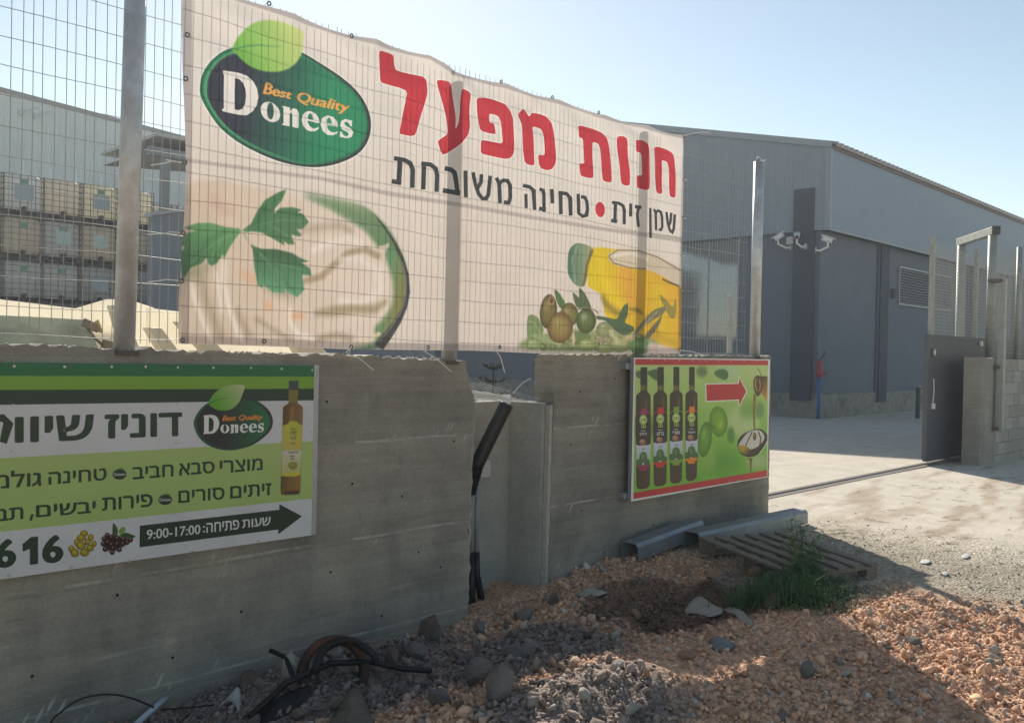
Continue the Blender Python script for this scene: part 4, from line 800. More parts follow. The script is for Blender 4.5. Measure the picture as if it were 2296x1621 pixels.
# four bottles
for k, (l, r, cl, cr, top, cb, sh, bot, lab, lb, b2, col) in enumerate([
    (722, 830, 757, 805, 168, 290, 372, 1050, 492, 722, 872, (150, 36, 84)), (848, 950, 880, 925, 166, 295, 368, 1030, 486, 706, 850, (206, 34, 40)), (966, 1062, 995, 1037, 166, 288, 360, 1010, 480, 694, 834, (126, 160, 52)), (1080, 1170, 1108, 1148, 166, 288, 358, 992, 478, 690, 822, (236, 130, 26))]):
    cx = (l+r)/2; T_.paint([T_.tp(F, chai([(cl, top), (cr, top), (cr, 300), (cr-2, 338), (r, sh), (r-2, 700), (r-6, bot-25), (r-30, bot-6), (l+25, bot), (l+4, bot-16), (l, 700), (l+1, sh), (cl, 342), (cl, 300)], .08))], T_.grad(F, (l, 700), (52, 40, 30), (r, 700), (74, 52, 36)), 0)
    T_.stroke(F, [(cx+20, sh+20), (cx+20, lab-20)], 14, (104, 98, 60), blur=2, alpha=.7); T_.stroke(F, [(cx, 300), (cx, 335)], 30, (104, 106, 54), blur=2)
    quadp(T_, F, [(cl, top), (cr, top), (cr, cb), (cl-2, cb+2)], (30, 30, 30)); T_.paint([T_.tp(F, chai([(l, lab+28), (cl, lab), (cr, lab), (r, lab+16), (r, lb-6), (r-20, lb+6), (l+20, lb+10), (l, lb)], .06))], (38, 32, 32))
    quadp(T_, F, [(cl+2, lab-26), (cr-2, lab-28), (cr-2, lab+22), (cl+2, lab+24)], col); T_.stroke(F, [(l, lab+24), (cx-20, lab+2), (cx+20, lab), (r, lab+12)], 5, col)
    T_.ball(F, cx, lab+56, 29, 37, 0, (206, 214, 140), (214, 220, 160), (130, 160, 60)); T_.text(F, 'ביבח', [(cx-18, lab+48), (cx+18, lab+46), (cx+18, lab+66), (cx-18, lab+68)], (70, 100, 40), .03)
    for dx in (-12, 0, 12): T_.stroke(F, [(cx+dx, lab+92), (cx+dx+4, lab+118)], 7, (160, 190, 90))
    T_.text(F, ['יקינורק', 'ענרב', 'ירוס', 'לאוקיפ'][k], [(cx-26, lab+150), (cx+26, lab+148), (cx+26, lab+172), (cx-26, lab+175)], (225, 222, 218), .02); T_.stroke(F, [(cx-16, lab+136), (cx+14, lab+135)], 6, (190, 186, 182))
    T_.ball(F, cx-6, lb-14, 26, 24, 0, (168, 120, 90), (220, 180, 140), (90, 60, 50))
    T_.paint([T_.tp(F, [(l+2, lb+4), (l+22, lb+12), (r-20, lb+8), (r-1, lb), (r-3, b2+4), (l+4, b2+12)])], T_.grad(F, (cx, lb), (206, 200, 216), (cx, b2), (160, 190, 160))); T_.stroke(F, [(cx-10, lb+38), (cx+16, lb+36)], 9, (110, 150, 190), blur=1)
    T_.ball(F, cx, (lb+b2)/2+22, 28, 40, 0, (84, 122, 76), (110, 146, 96), (56, 92, 50), blur=1)
    for dx in (-36, -22, 22, 34): T_.ball(F, cx+dx, b2-14, 14, 26, 0, (64, 104, 56), (80, 124, 66), (44, 80, 40), blur=1)
    T_.paint([T_.tp(F, [(l+2, b2+8), (r-4, b2-4), (r-5, b2+14), (cx+28, b2+24), (cx+22, b2+42), (cx-24, b2+44), (cx-28, b2+28), (l+3, b2+22)])], col)
# arrow
quadp(T_, F, [(1225, 287), (1462, 281), (1466, 228), (1530, 343), (1467, 458), (1462, 408), (1228, 420)], (226, 224, 214)); quadp(T_, F, [(1232, 294), (1468, 288), (1470, 245), (1521, 343), (1471, 442), (1468, 401), (1235, 411)], (186, 28, 44))
# pouring oil, spoon
T_.stroke(F2, [(485, 170), (510, 210), (522, 260)], 6, (50, 40, 20)); T_.paint([T_.tp(F2, [(520, 255), (592, 262), (592, 300), (588, 520), (575, 520), (530, 440)])], T_.grad(F2, (530, 280), (74, 50, 26), (590, 480), (214, 140, 48)))
T_.paint([T_.tp(F2, spl([(440, 330), (455, 270), (490, 250), (530, 275), (540, 350), (525, 430), (490, 472), (455, 430)], 4))], (72, 50, 18)); T_.stroke(F2, [(470, 280), (460, 350), (480, 420)], 12, (190, 150, 60), blur=1); T_.stroke(F2, [(505, 290), (518, 350), (505, 420)], 14, (170, 126, 40), blur=1)
T_.stroke(F2, [(458, 450), (450, 600), (452, 760), (455, 880)], [34, 24, 18, 24], (150, 120, 36)); T_.stroke(F2, [(452, 460), (443, 620), (446, 830)], 6, (84, 64, 22))
T_.paint([T_.tp(F2, spl([(270, 1000), (290, 920), (350, 865), (440, 830), (520, 822), (580, 870), (592, 930), (560, 1010), (500, 1085), (400, 1120), (310, 1085)], 4))], (40, 38, 40))
T_.paint([T_.tp(F2, spl([(285, 985), (370, 870), (450, 835), (520, 840), (560, 900), (540, 960), (470, 1020), (380, 1040), (300, 1010)], 4))], (206, 200, 190)); T_.stroke(F2, [(430, 850), (390, 930), (350, 1020)], 12, (80, 66, 40)); T_.stroke(F2, [(495, 850), (520, 920), (510, 1000)], 14, (90, 76, 40))
T_.paint([T_.tp(F2, spl([(275, 1000), (350, 1000), (440, 1045), (530, 970), (560, 930), (540, 1020), (470, 1090), (370, 1100), (300, 1060)], 4))], T_.grad(F2, (380, 1000), (180, 150, 50), (400, 1100), (56, 40, 26)), 1); T_.ball(F2, 455, 900, 18, 42, 0, (120, 92, 26), (200, 170, 70), (60, 44, 16))
T_.stroke(F2, [(560, 880), (592, 900)], 30, (50, 48, 50)); T_.stroke(F2, [(500, 1090), (560, 1010), (590, 950)], 8, (220, 216, 206)); T_.paint([T_.tp(F2, [(378, 1132), (436, 1132), (424, 1160), (418, 1290), (410, 1290), (402, 1160)])], (120, 90, 30))
# bands and white edge
quadp(T_, F, [(700, 100), (1700, 112), (1700, 153), (700, 151)], (182, 30, 46)); quadp(T_, F, [(690, 1078), (1700, 907), (1700, 960), (690, 1128)], (196, 40, 48))
for e in ([(690, 90), (1710, 104), (1710, 119), (690, 107)], [(680, 1124), (1710, 950), (1710, 975), (680, 1150)], [(680, 90), (718, 90), (704, 1150), (680, 1150)], [(1679, 100), (1710, 100), (1710, 980), (1671, 980)]): quadp(T_, F, e, (222, 220, 216))
T_.img[:] = np.clip((T_.img-.5)*1.12+.53, 0, 1)
M_RS = T_.mat(.3, 0, .5)
c4 = [at((1340+x/2.8939)/1.11498, (860+y/2.8939)/1.11498, 1, YR) for x, y in ((707, 98), (1688, 112), (1680, 960), (689, 1139))]
zt = lambda x, a=c4[0], b=c4[1]: a[2]+(b[2]-a[2])*(x-a[0])/(b[0]-a[0]); zb = lambda x, a=c4[3], b=c4[2]: a[2]+(b[2]-a[2])*(x-a[0])/(b[0]-a[0])
sr = thing('sign', 'red-edged green sign with four oil bottles and a red arrow', 'sign', (0, 0, 0)); x0, x1 = (c4[0][0]+c4[3][0])/2, (c4[1][0]+c4[2][0])/2
panel(T_, 'printed_panel', sr, x0, x1, YR, .004, zb, zt, M_RS)
mb = MB()
for a, b in (((x0, zb(x0)), (x1, zb(x1))), ((x0, zt(x0)-.03), (x1, zt(x1)-.03))):
    mb.hexa([(a[0], YR+.002, a[1]), (b[0], YR+.002, b[1]), (b[0], YR+.036, b[1]), (a[0], YR+.036, a[1])], [(a[0], YR+.002, a[1]+.03), (b[0], YR+.002, b[1]+.03), (b[0], YR+.036, b[1]+.03), (a[0], YR+.036, a[1]+.03)])
mb.box(x0, x0+.03, YR+.003, YR+.037, zb(x0)+.031, zt(x0)-.031).box(x1-.03, x1, YR+.003, YR+.037, zb(x1)+.031, zt(x1)-.031)
mb.box(x0+.031, x1-.031, YR+.004, YR+.008, max(zb(x0), zb(x1))+.03, min(zt(x0), zt(x1))-.031)
mb.obj('back_frame', M_FR, sr)
for zz in (zb(x0)+.02, zt(x0)-.10):
    MB().box(x0-.05, x0+.12, YR+.040, 0, zz, zz+.05).obj('wall_bracket', M_FR, sr); MB().box(x1-.14, x1-.02, YR+.040, 0, zz, zz+.05).obj('wall_bracket', M_FR, sr)
for x, y in [(832, 117), (932, 119), (1032, 120), (1132, 121), (1228, 122), (1320, 123), (1406, 124), (1504, 125), (1596, 126), (905, 1090), (1230, 1030), (1320, 1015), (1467, 985), (1550, 975), (1400, 1000)]:
    p = at((1340+x/2.8939)/1.11498, (860+y/2.8939)/1.11498, 1, YR); inst('screw', scr, sr, tuple(p))
def glow(m_, f_, g):      # thin plastic that lets sunlight through
    t = m_.node_tree; b_ = t.nodes['Principled BSDF']; tr_ = t.nodes.new('ShaderNodeBsdfTranslucent'); mx = t.nodes.new('ShaderNodeMixShader'); mx.inputs[0].default_value = f_
    c_ = b_.inputs['Base Color'].links[0].from_socket; g_ = mixc(t, 1, c_, (g, g, g), 'MULTIPLY'); t.links.new(g_, tr_.inputs[0]); t.links.new(b_.outputs[0], mx.inputs[1]); t.links.new(tr_.outputs[0], mx.inputs[2]); t.links.new(mx.outputs[0], t.nodes['Material Output'].inputs[0])
# ================================================================== GATE AND BLOCK WALL
M_GATE = mat('gate_paint', (.085, .09, .10), .5, .12, 3, .1, dirt=(.10, .095, .09), dirts=(.5, .75))
M_POST = mat('weathered_post', (.36, .37, .33), .6, .2, 9, .15, .002, .3, dirt=(.16, .13, .10), dirts=(.62, .74))
gt = thing('sliding_gate', 'dark grey solid sliding gate topped by posts and wire mesh, half open', 'gate', (14.7, .55, 0))
GX = 14.7; G0, G1, GZ = 14.62, 22.6, 2.02
MB().box(G0-GX, G1-GX, -.02, .02, .09, GZ-.03).obj('gate_panel', M_GATE, gt)
MB().box(G0-GX-.05, G0-GX-.001, -.035, .035, .085, GZ).obj('edge_frame', M_GATE, gt, bevel=.004); MB().box(G0-GX, G1-GX, -.035, .035, GZ-.03, GZ+.02).obj('top_rail', M_GATE, gt); MB().box(G0-GX, G1-GX, -.035, .035, .05, .089).obj('bottom_rail', M_GATE, gt)
for px in (2088, 2187, 2280):
    x = at(px, 700, 1, .55)[0]; MB().box(x-GX-.05, x-GX+.05, -.03, .03, GZ+.021, 3.58).obj('gate_post', M_POST, gt)
for x in (15.62, 17.05): MB().box(x-GX-.05, x-GX+.05, -.022, .022, .012, .049).obj('roller', mat('roller_steel', (.12, .11, .10), .5, .1, metal=.7), gt)
M_MESH = mat('mesh_wire', (.42, .43, .41), .5, .1, 14, 0, metal=.3)
vwg = MB().tube([(0, 0, GZ+.03), (0, 0, 3.50)], .0035, 4).mesh('mesh_vertical', M_MESH)
for i in range(int((G1-14.85)/.055)): inst('mesh_vertical', vwg, gt, (14.85+i*.055-GX, .037, 0))
for i in range(27): MB().tube([(.15, .041, GZ+.05+i*.055), (G1-GX, .041, GZ+.05+i*.055)], .0035, 4).obj('mesh_horizontal', M_MESH, gt)
p = at(2096, 790, 1, .53); MB().prism([(p[0]-GX-.05, -.023, p[2]), (p[0]-GX, -.023, p[2]-.06), (p[0]-GX+.05, -.023, p[2]), (p[0]-GX, -.023, p[2]+.06)], (0, .002, 0)).obj('sticker', WHITE, gt)
MB().box(p[0]-GX-.17, p[0]-GX-.07, -.03, -.021, p[2]-.08, p[2]+.06).obj('lock_plate', mat('black_steel', (.02, .02, .02), .4, .1), gt)
p = at(2092, 880, 1, .52); MB().tube([(p[0]-GX, -.03, p[2]+.22), (p[0]-GX-.01, -.045, p[2]), (p[0]-GX-.01, -.03, p[2]-.17)], .012, 8).obj('handle', M_GALV, gt); MB().box(p[0]-GX-.05, p[0]-GX+.04, -.06, -.021, p[2]-.26, p[2]-.17).obj('latch', WHITE, gt, bevel=.008)
a = at(2186, 703+58, 1, .53)
MB().box(17.02-GX, 17.1-GX, -.06, -.021, 1.90, 1.99).obj('limit_box', WHITE, gt, bevel=.006)
ra = thing('gate_rail', 'steel gate rail set in the concrete yard across the gateway', 'rail', (12, .55, 0))
MB().box(-3.25, 10, -.11, .11, -.08, .006).obj('rail_bed', mat('rail_bed', (.17, .15, .13), .8, .25, 12, .3), ra); MB().tube([(-3.2, 0, .010), (10, 0, .010)], .009, 6).obj('track', mat('rail_steel', (.16, .14, .13), .45, .15, metal=.8), ra)
bw = thing('block_wall', 'grey concrete block wall with a plastered end pillar right of the gate', 'wall', (15.32, 0, 0)); BX0 = 15.32
M_PLA = concrete('plastered_concrete', (.34, .315, .27), board=4, dark=.8, marks=False); M_BLK = mat('concrete_block', (.33, .31, .27), .95, .16, 9, .5, .008); M_BLK2 = mat('concrete_block_light', (.40, .375, .33), .95, .16, 9, .5, .008)
MB().prism([(p[0]-BX0, -.025, p[1]) for p in rough([((15.32, -.25), 0), ((16.12, -.25), 1), ((16.13, 1.69), 1), ((15.33, 1.70), 1)], .08, .006, 21)], (0, .26, 0)).obj('pillar', M_PLA, bw)
MB().box(16.135-BX0, 24-BX0, .018, .19, -.2, 1.672).obj('mortar_core', mat('mortar_grey', (.20, .19, .17), .95, .2, 20, .5), bw)
bme = MB().box(0, .392, .0, .2, .0, .192).mesh('block', M_BLK); bme2 = MB().box(0, .392, .0, .2, .0, .192).mesh('block_b', M_BLK2)
for r_ in range(9):
    x = 16.14-(.2 if r_ % 2 else 0)+.0
    while x < 21.8:
        x_ = x if x >= 16.14 else 16.14; o = inst('block', random.choice((bme, bme, bme2)), bw, (x_-BX0, random.uniform(-.004, .004), -.11+r_*.2), None, (1 if x >= 16.14 else .49, 1, 1)); x += .4
po = thing('gate_guide', 'pale steel goalpost guide straddling the sliding gate beside the pillar', 'gate guide', (16.6, .5, 0))
a0, a1, b0, b1 = at(2152, 752, 1, .95), at(2157, 530, 1, .95), at(2219, 790, 1, .12), at(2226, 535, 1, .12)
L = V([16.6, .5, 0]); za = a1[2]
MB().tube([V([a0[0], a0[1], 0])-L, V([a1[0], a1[1], 3.72])-L], .075, 16).obj('post', M_POST, po, True); MB().tube([V([b0[0], b0[1], 1.67])-L, V([b1[0], b1[1], 3.72])-L], .07, 16).obj('post', M_POST, po, True)
d = V([b1[0]-a1[0], b1[1]-a1[1], 0]); d /= np.linalg.norm(d); MB().bar(V([a1[0], a1[1], 3.79])-L-d*.12, V([b1[0], b1[1], 3.79])-L+d*.12, .12, .13).obj('cross_beam', M_POST, po, bevel=.006)
MB().bar(V([b1[0], b1[1], 3.79])-L+d*.121, V([b1[0], b1[1], 3.79])-L+d*.135, .13, .14).obj('end_cap', mat('dark_cap', (.05, .05, .05), .6, .1), po)
pp = thing('pole', 'pale steel pole bracketed in front of the block wall end pillar', 'pole', (16.0, -.12, .5))
MB().box(-.06, .06, -.05, .05, 0, 2.48).obj('pole_tube', M_POST, pp, bevel=.008)
for z in (.03, 1.02, 2.42): MB().box(-.16 if z > 2 else -.09, .09, -.0, .19 if z > 2 else .095, z, z+.05).obj('bracket', mat('rusty_bracket', (.14, .11, .09), .8, .3), pp)
wf = thing('wire_fence', 'mesh fence with pale post standing on the block wall right of the gate', 'fence', (17.5, .1, 1.69))
for x in (-.0+at(2283, 700, 1, .1)[0], 20.3): MB().tube([(x-17.5, 0, -.01), (x-17.5+.01, 0, 1.98)], .05, 12).obj('post', M_POST, wf, True)
vwf = MB().tube([(0, 0, 0), (0, 0, 1.9)], .003, 4).mesh('mesh_vertical', M_MESH)
for i in range(80): inst('mesh_vertical', vwf, wf, (-1.25+i*.06, .055, .02))
for i in range(30): MB().tube([(-1.3, .06, .04+i*.064), (3.5, .06, .04+i*.064)], .003, 4).obj('mesh_horizontal', M_MESH, wf)

# ================================================================== WAREHOUSE
wh = thing('warehouse', 'blue-grey metal-clad warehouse with dark corner pillar and louvred vent', 'building', (24.3, 6.98, 0)); W0 = V([24.3, 6.98, 0])
M_PL = mat('blue_grey_plaster', (.138, .163, .20), .85, .07, 1.4, .15, dirt=(.12, .145, .18), dirts=(.5, .8))
M_CL = mat('cladding_paint', (.25, .30, .345), .5, .07, 2, 0, stretch=(1, 3, .25), dirt=(.23, .27, .30), dirts=(.5, .8)); M_CL2 = mat('side_cladding_paint', (.21, .28, .365), .5, .05, 1.2, 0)
M_PIL = mat('dark_pillar_paint', (.055, .070, .092), .8, .1, 2, .1); M_TRIM = mat('trim_metal', (.30, .33, .36), .4, .05, 4, 0, metal=.2)
XF, YL, YU = 24.3, 6.98, 6.68; ROOF = lambda y: 7.62+.238*(y-YU) if y <= 18 else 7.62+.238*(18-YU)-.238*(y-18)
O = lambda mb, name, m, **k: mb.obj(name, m, wh, **k)
def off(mb):
    mb.v = [(a-W0[0], b-W0[1], c) for a, b, c in mb.v]; return mb
O(off(MB().prism([(XF, YL, -.2), (XF, 29, -.2), (XF, 29, 5.25), (XF, YL, 5.25)], (.3, 0, 0))), 'gable_wall', M_PL)
O(off(MB().box(XF+.302, 64, YL, YL+.3, -.2, 5.25)), 'side_wall', M_PL)
O(off(MB().box(XF-.05, XF-.002, YL-.05, 29, -.2, .62)), 'plinth', mat('stained_concrete', (.27, .26, .22), .9, .25, 5, .3, .006, dirt=(.11, .11, .095))); O(off(MB().box(XF-.002, 64, YL-.05, YL-.002, -.2, .62)), 'plinth', MATS['stained_concrete'])
# upper cladding, one ribbed sheet at a time
def ribs(n, w_, d_):   # profile of one sheet, across its width
    out = []
    for i in range(n):
        b = i*w_/n; out += [(b, 0), (b+w_/n*.62, 0), (b+w_/n*.70, d_), (b+w_/n*.92, d_)]
    return out+[(w_, 0)]
def gable_sheet(y0, w_):
    pr_ = ribs(9, w_-.003, .010); mb = MB(); k = len(pr_)
    vs = [(XF-.10-q, y0+s_, 5.25) for s_, q in pr_]+[(XF-.10-q, y0+s_, ROOF(y0+s_)-.05) for s_, q in pr_]
    mb.add(vs, [(i, i+1, k+i+1, k+i) for i in range(k-1)]); return off(mb)
y = YU+.13
while y < 29: O(gable_sheet(y, 1.0), 'cladding_sheet', M_CL); y += 1.0
def side_sheet(x0, w_):
    pr_ = ribs(6, w_-.004, .003); mb = MB(); k = len(pr_)
    vs = [(x0+s_, YU-q, 5.27) for s_, q in pr_]+[(x0+s_, YU-q, 7.60) for s_, q in pr_]
    mb.add(vs, [(i, i+1, k+i+1, k+i) for i in range(k-1)]); return off(mb)
x = XF-.02
while x < 63: O(side_sheet(x, 1.1), 'cladding_sheet', M_CL2); x += 1.1
O(off(MB().box(XF-.13, XF-.021, YU-.02, YU+.128, 5.24, ROOF(YU)-.02)), 'corner_trim', mat('corner_trim_paint', (.29, .33, .37), .5, .05, 4, 0))
O(off(MB().box(XF-.09, 64, YU+.012, YL+.1, 5.262, 5.30)), 'soffit', mat('soffit_paint', (.20, .20, .20), .7, .1)); O(off(MB().box(XF-.12, 64, YU-.035, YU-.012, 5.225, 5.262)), 'drip_flashing', M_TRIM)
O(off(MB().prism([(XF-.17, YU-.03, ROOF(YU)-.10), (XF-.17, 18, ROOF(18)-.12), (XF-.17, 18, ROOF(18)+.10), (XF-.17, YU-.03, ROOF(YU)+.06)], (.06, 0, 0))), 'gable_fascia', M_TRIM)
O(off(MB().prism([(XF-.17, 18.002, ROOF(18)-.12), (XF-.17, 29.3, ROOF(29)-.12), (XF-.17, 29.3, ROOF(29)+.10), (XF-.17, 18.002, ROOF(18)+.10)], (.06, 0, 0))), 'gable_fascia', M_TRIM)
# corrugated roof sheets; their ends step along the eave
M_RF = mat('roof_sheet', (.34, .31, .28), .55, .12, 3, 0)
x = XF-.10; k = 0
while x < 63:
    w_ = .33; mb = MB(); z0, z1 = ROOF(YU-.12), ROOF(18)
    sh_ = [(x, 0), (x+.05, .0), (x+.09, .085), (x+.19, .085), (x+.23, .0), (x+w_-.002, 0)]
    vs = [(a, YU-.14, z0+.02+b) for a, b in sh_]+[(a, 18, z1+.02+b) for a, b in sh_]; n = len(sh_); vs += [(a, YU-.14, z0-.03) for a, b in sh_]
    mb.add(vs, [(i, i+1, n+i+1, n+i) for i in range(n-1)]+[(i+1, i, 2*n+i, 2*n+i+1) for i in range(n-1)]); O(off(mb), 'roof_sheet', M_RF); x += w_
O(off(MB().add([(XF-.1, 18, ROOF(18)+.03), (64, 18, ROOF(18)+.03), (64, 29.4, ROOF(29.4)+.03), (XF-.1, 29.4, ROOF(29.4)+.03)], [(0, 1, 2, 3)])), 'far_roof', M_RF)
O(off(MB().box(XF-.09, 64, YU-.06, YU-.012, 7.50, 7.56+.02)), 'eave_trim', mat('brown_trim', (.20, .165, .14), .7, .15))
O(off(MB().box(XF+.4, 63.9, YL+.4, 28.6, -.1, 7.3)), 'inner_volume', M_PL); bpy.data.objects.remove(wh.children[-1])
# pillars
O(off(MB().box(XF-.16, XF-.001, 7.12, 7.73, .44, 6.46)), 'dark_pillar', M_PIL)
for x in (28.35, 36.75, 45.1, 53.5):
    O(off(MB().box(x, x+.62, YL-.10, YL-.001, .30, 5.255)), 'dark_pillar', M_PIL); O(off(MB().box(x-.14, x-.002, YL-.055, YL-.003, .30, 5.255)), 'pillar_margin', mat('pillar_margin_paint', (.085, .105, .135), .8, .08))
# louvred vent
lv0, lv1, lz0, lz1 = 29.95, 34.7, 3.50, 4.66
f = off(MB().box(lv0, lv1, YL-.02, YL-.003, lz0, lz1)).obj('louvre_vent', mat('vent_back', (.03, .035, .045), .7, .1), wh)
mb = MB()
for b in ((lv0-.05, lv1+.05, lz1, lz1+.05), (lv0-.05, lv1+.05, lz0-.05, lz0), (lv0-.05, lv0, lz0+.001, lz1-.001), (lv1, lv1+.05, lz0+.001, lz1-.001)): mb.box(b[0], b[1], YL-.07, YL-.004, b[2], b[3])
off(mb).obj('frame', M_TRIM, f)
sm = off(MB().hexa([(lv0, YL-.075, 0), (lv1, YL-.075, 0), (lv1, YL-.022, .045), (lv0, YL-.022, .045)], [(lv0, YL-.080, .012), (lv1, YL-.080, .012), (lv1, YL-.025, .058), (lv0, YL-.025, .058)])).mesh('slat', M_TRIM)
for i in range(13): inst('slat', sm, f, (0, 0, lz0+.02+i*.088))
O(off(MB().box(29.12, 29.32, YL-.19, YL-.101, 3.62, 3.92)), 'junction_box', M_PIL)
# glazed front in the gable wall
M_GL, t, bs = nodes('reflective_glass'); bs.inputs['Base Color'].default_value = (.03, .04, .05, 1); bs.inputs['Roughness'].default_value = .06; bs.inputs['Specular IOR Level'].default_value = 1; bs.inputs['Metallic'].default_value = .55
bs.inputs['Base Color'].default_value = (.30, .34, .38, 1); bump(t, bs, noise(t, coords(t, (1, 1, .4)), .7, 3), .10, .06)
wn_ = O(off(MB().box(XF-.06, XF-.03, 9.50, 9.56, .1, 5.22)), 'window', M_TRIM)
for y0, y1 in ((9.57, 10.55), (10.60, 12.9)): off(MB().box(XF-.045, XF-.035, y0, y1, .25, 5.18)).obj('pane', M_GL, wn_)
off(MB().box(XF-.06, XF-.031, 10.551, 10.599, .1, 5.22)).obj('mullion', M_TRIM, wn_); off(MB().box(XF-.06, XF-.03, 9.56, 13, 5.181, 5.24)).obj('mullion', M_PIL, wn_)
# ------------------------------------------------------------------ security cameras
def seccam(label, p, aim, wall):
    t_ = thing('security_camera', label, 'camera', tuple(p), 'security cameras on the warehouse corner'); a = V(aim, float); a /= np.linalg.norm(a)
    MB().tube([-a*.16, a*.13], [.075, .07], 12).obj('housing', WHITE, t_, True); MB().bar(-a*.18+V([0, 0, .075]), a*.22+V([0, 0, .075]), .17, .02).obj('sun_shield', WHITE, t_)
    MB().tube([a*.131, a*.15], .055, 12).obj('lens', mat('lens_black', (.01, .01, .012), .15, .05), t_); w_ = V(wall, float)
    MB().tube([(0, 0, -.07), (0, 0, -.20), w_*.6+V([0, 0, -.30]), w_+V([0, 0, -.28])], .03, 8).obj('arm', WHITE, t_); MB().tube([w_*.9+V([0, 0, -.28]), w_+V([0, 0, -.28])], .09, 12).obj('wall_mount', mat('mount_grey', (.5, .5, .48), .5, .05), t_)
p = at(1745, 532, 0, 23.95); seccam('white bullet security camera aimed down left, left of the dark corner pillar', p, (-.5, .75, -.55), (.33, -.25, 0))
p = at(1787, 530, 0, 23.90); seccam('white bullet security camera facing the photographer on the dark corner pillar', p, (-1, -.5, -.35), (.24, -.15, 0))
MB().box(-.06, .06, -.10, .10, -.11, .11).obj('cable_box', mat('mount_grey', (.5, .5, .48)), None, bevel=.01); o = bpy.data.objects['cable_box']; o.location = at(1772, 540, 0, 24.14); tag(o, 'small square grey box beside the middle security camera', 'box')
p = at(1856, 538, 1, 6.68); seccam('white bullet security camera aimed right, right of the dark corner pillar under the overhang', p, (.6, -.9, -.35), (-.15, .29, 0))
# blue standpipe
sp = thing('standpipe', 'blue standpipe with red hydrant head at the warehouse corner', 'hydrant', (23.62, 6.6, -.03))
MB().tube([(0, 0, 0), (0, 0, 1.15)], .05, 12).obj('blue_pipe', mat('blue_paint', (.02, .13, .33), .45, .1), sp, True)
RD = mat('red_paint', (.33, .03, .045), .45, .1)
MB().tube([(0, 0, 1.151), (0, 0, 1.22), (0, 0, 1.32), (0, 0, 1.52), (0, 0, 1.62)], [.08, .12, .08, .075, .05], 12).obj('hydrant_head', RD, sp, True); MB().tube([(0, 0, 1.26), (.13, -.1, 1.26)], .05, 10).obj('outlet', RD, sp)
MB().tube([(0, 0, 1.60), (.04, -.03, 1.68), (.12, -.1, 1.80), (.10, -.08, 1.86)], .018, 6).obj('hook_handle', M_PLAS, sp)
bo = thing('bollard', 'small dark post with flat cap by the warehouse, left of the gate edge', 'bollard', tuple(at(2058, 905, 1, 5.2)*V([1, 1, 0])))
MB().box(-.05, .05, -.05, .05, -.05, .86).obj('post', M_PIL, bo); MB().box(-.14, .06, -.07, .07, .861, .89).obj('cap', M_TRIM, bo)

# ================================================================== BEHIND THE FENCE, LEFT
# long shed with sloping gable
sh = thing('shed', 'pale grey-green corrugated shed behind the stacked tanks, roofline falling to the right', 'building', (15, 34, 0))
M_SH = mat('shed_sheet', (.66, .72, .70), .6, .06, 1.2, 0, dirt=(.58, .63, .62), dirts=(.45, .8)); e0, e1 = at(0, 203, 1, 34), at(345, 294, 1, 34); sl_ = (e1[2]-e0[2])/(e1[0]-e0[0])
zr_ = lambda x: e0[2]+sl_*(x-e0[0])-.06
x = 1.0
while x < 30:
    pr_ = ribs(4, .985, .035); k = len(pr_); vs = [(x-15+a, -b, -.1) for a, b in pr_]+[(x-15+a, -b, zr_(x+a)) for a, b in pr_]
    MB().add(vs, [(i, i+1, k+i+1, k+i) for i in range(k-1)]).obj('wall_sheet', M_SH, sh); x += .99
MB().prism([(-14, -.06, zr_(1)), (15, -.06, zr_(30)), (15, -.06, zr_(30)+.18), (-14, -.06, zr_(1)+.18)], (0, 12, 0)).obj('roof', mat('shed_roof', (.26, .27, .25), .6, .08), sh)
for px, py in ((65, 250), (97, 258), (300, 312)):
    p = at(px, py, 1, 33.9)-V([15, 34, 0]); MB().tube([p+V([-.3, -.05, -.04]), p+V([.22, -.35, .12]), p+V([.30, -.38, -.0])], .028, 6).obj('lamp_bracket', M_GALV, sh); MB().box(p[0]-.34, p[0]-.26, -.2, 0, p[2]-.2, p[2]).obj('bracket_foot', M_GALV, sh)
# raised dark platform and stacked liquid tanks
MB().box(-2, 12.05, 21.2, 23.6, -.1, 2.72).obj('storage_platform', mat('dark_platform', (.10, .097, .088), .85, .3, 2, .4), None, kind='structure')
M_CAGE = mat('cage_steel', (.16, .145, .115), .6, .2, 8, 0, metal=.3); M_PAL = mat('dark_pallet', (.045, .038, .032), .8, .3)
tone = [mat('tank_plastic', (.62, .61, .53), .45, .06, 2, .1), mat('tank_plastic_grey', (.58, .60, .61), .45, .06, 2, .1), mat('tank_plastic_warm', (.64, .60, .52), .45, .06, 2, .1), mat('tank_plastic_yellow', (.70, .67, .55), .45, .06, 2, .1)]
for m_ in tone: glow(m_, .6, 1.35)
def tankmesh():
    mb = MB(); lv = [(.17, .43, .40), (.20, .47, .47), (1.02, .47, .47), (1.08, .45, .45), (1.13, .38, .36), (1.145, .25, .22)]; n = 20; vs = []
    for z, a, b in lv:
        for k in range(n):
            t = 2*pi*k/n; c, s_ = cos(t), sin(t); e = .28; vs.append((a*abs(c)**e*(1 if c > 0 else -1), .5*b/.47*abs(s_)**e*(1 if s_ > 0 else -1), z))
    fs = [(i*n+k, i*n+(k+1) % n, (i+1)*n+(k+1) % n, (i+1)*n+k) for i in range(len(lv)-1) for k in range(n)]+[tuple(range((len(lv)-1)*n, len(lv)*n))]
    mb.add(vs, fs); return mb
tms = [tankmesh().mesh('tank_body', m_, True) for m_ in tone]
mb = MB()
for z in (.20, .36, .52, .68, .84, 1.00, 1.10):
    mb.tube([(-.49, -.52, z), (.49, -.52, z), (.49, .52, z), (-.49, .52, z), (-.49, -.52, z)], .010, 4)
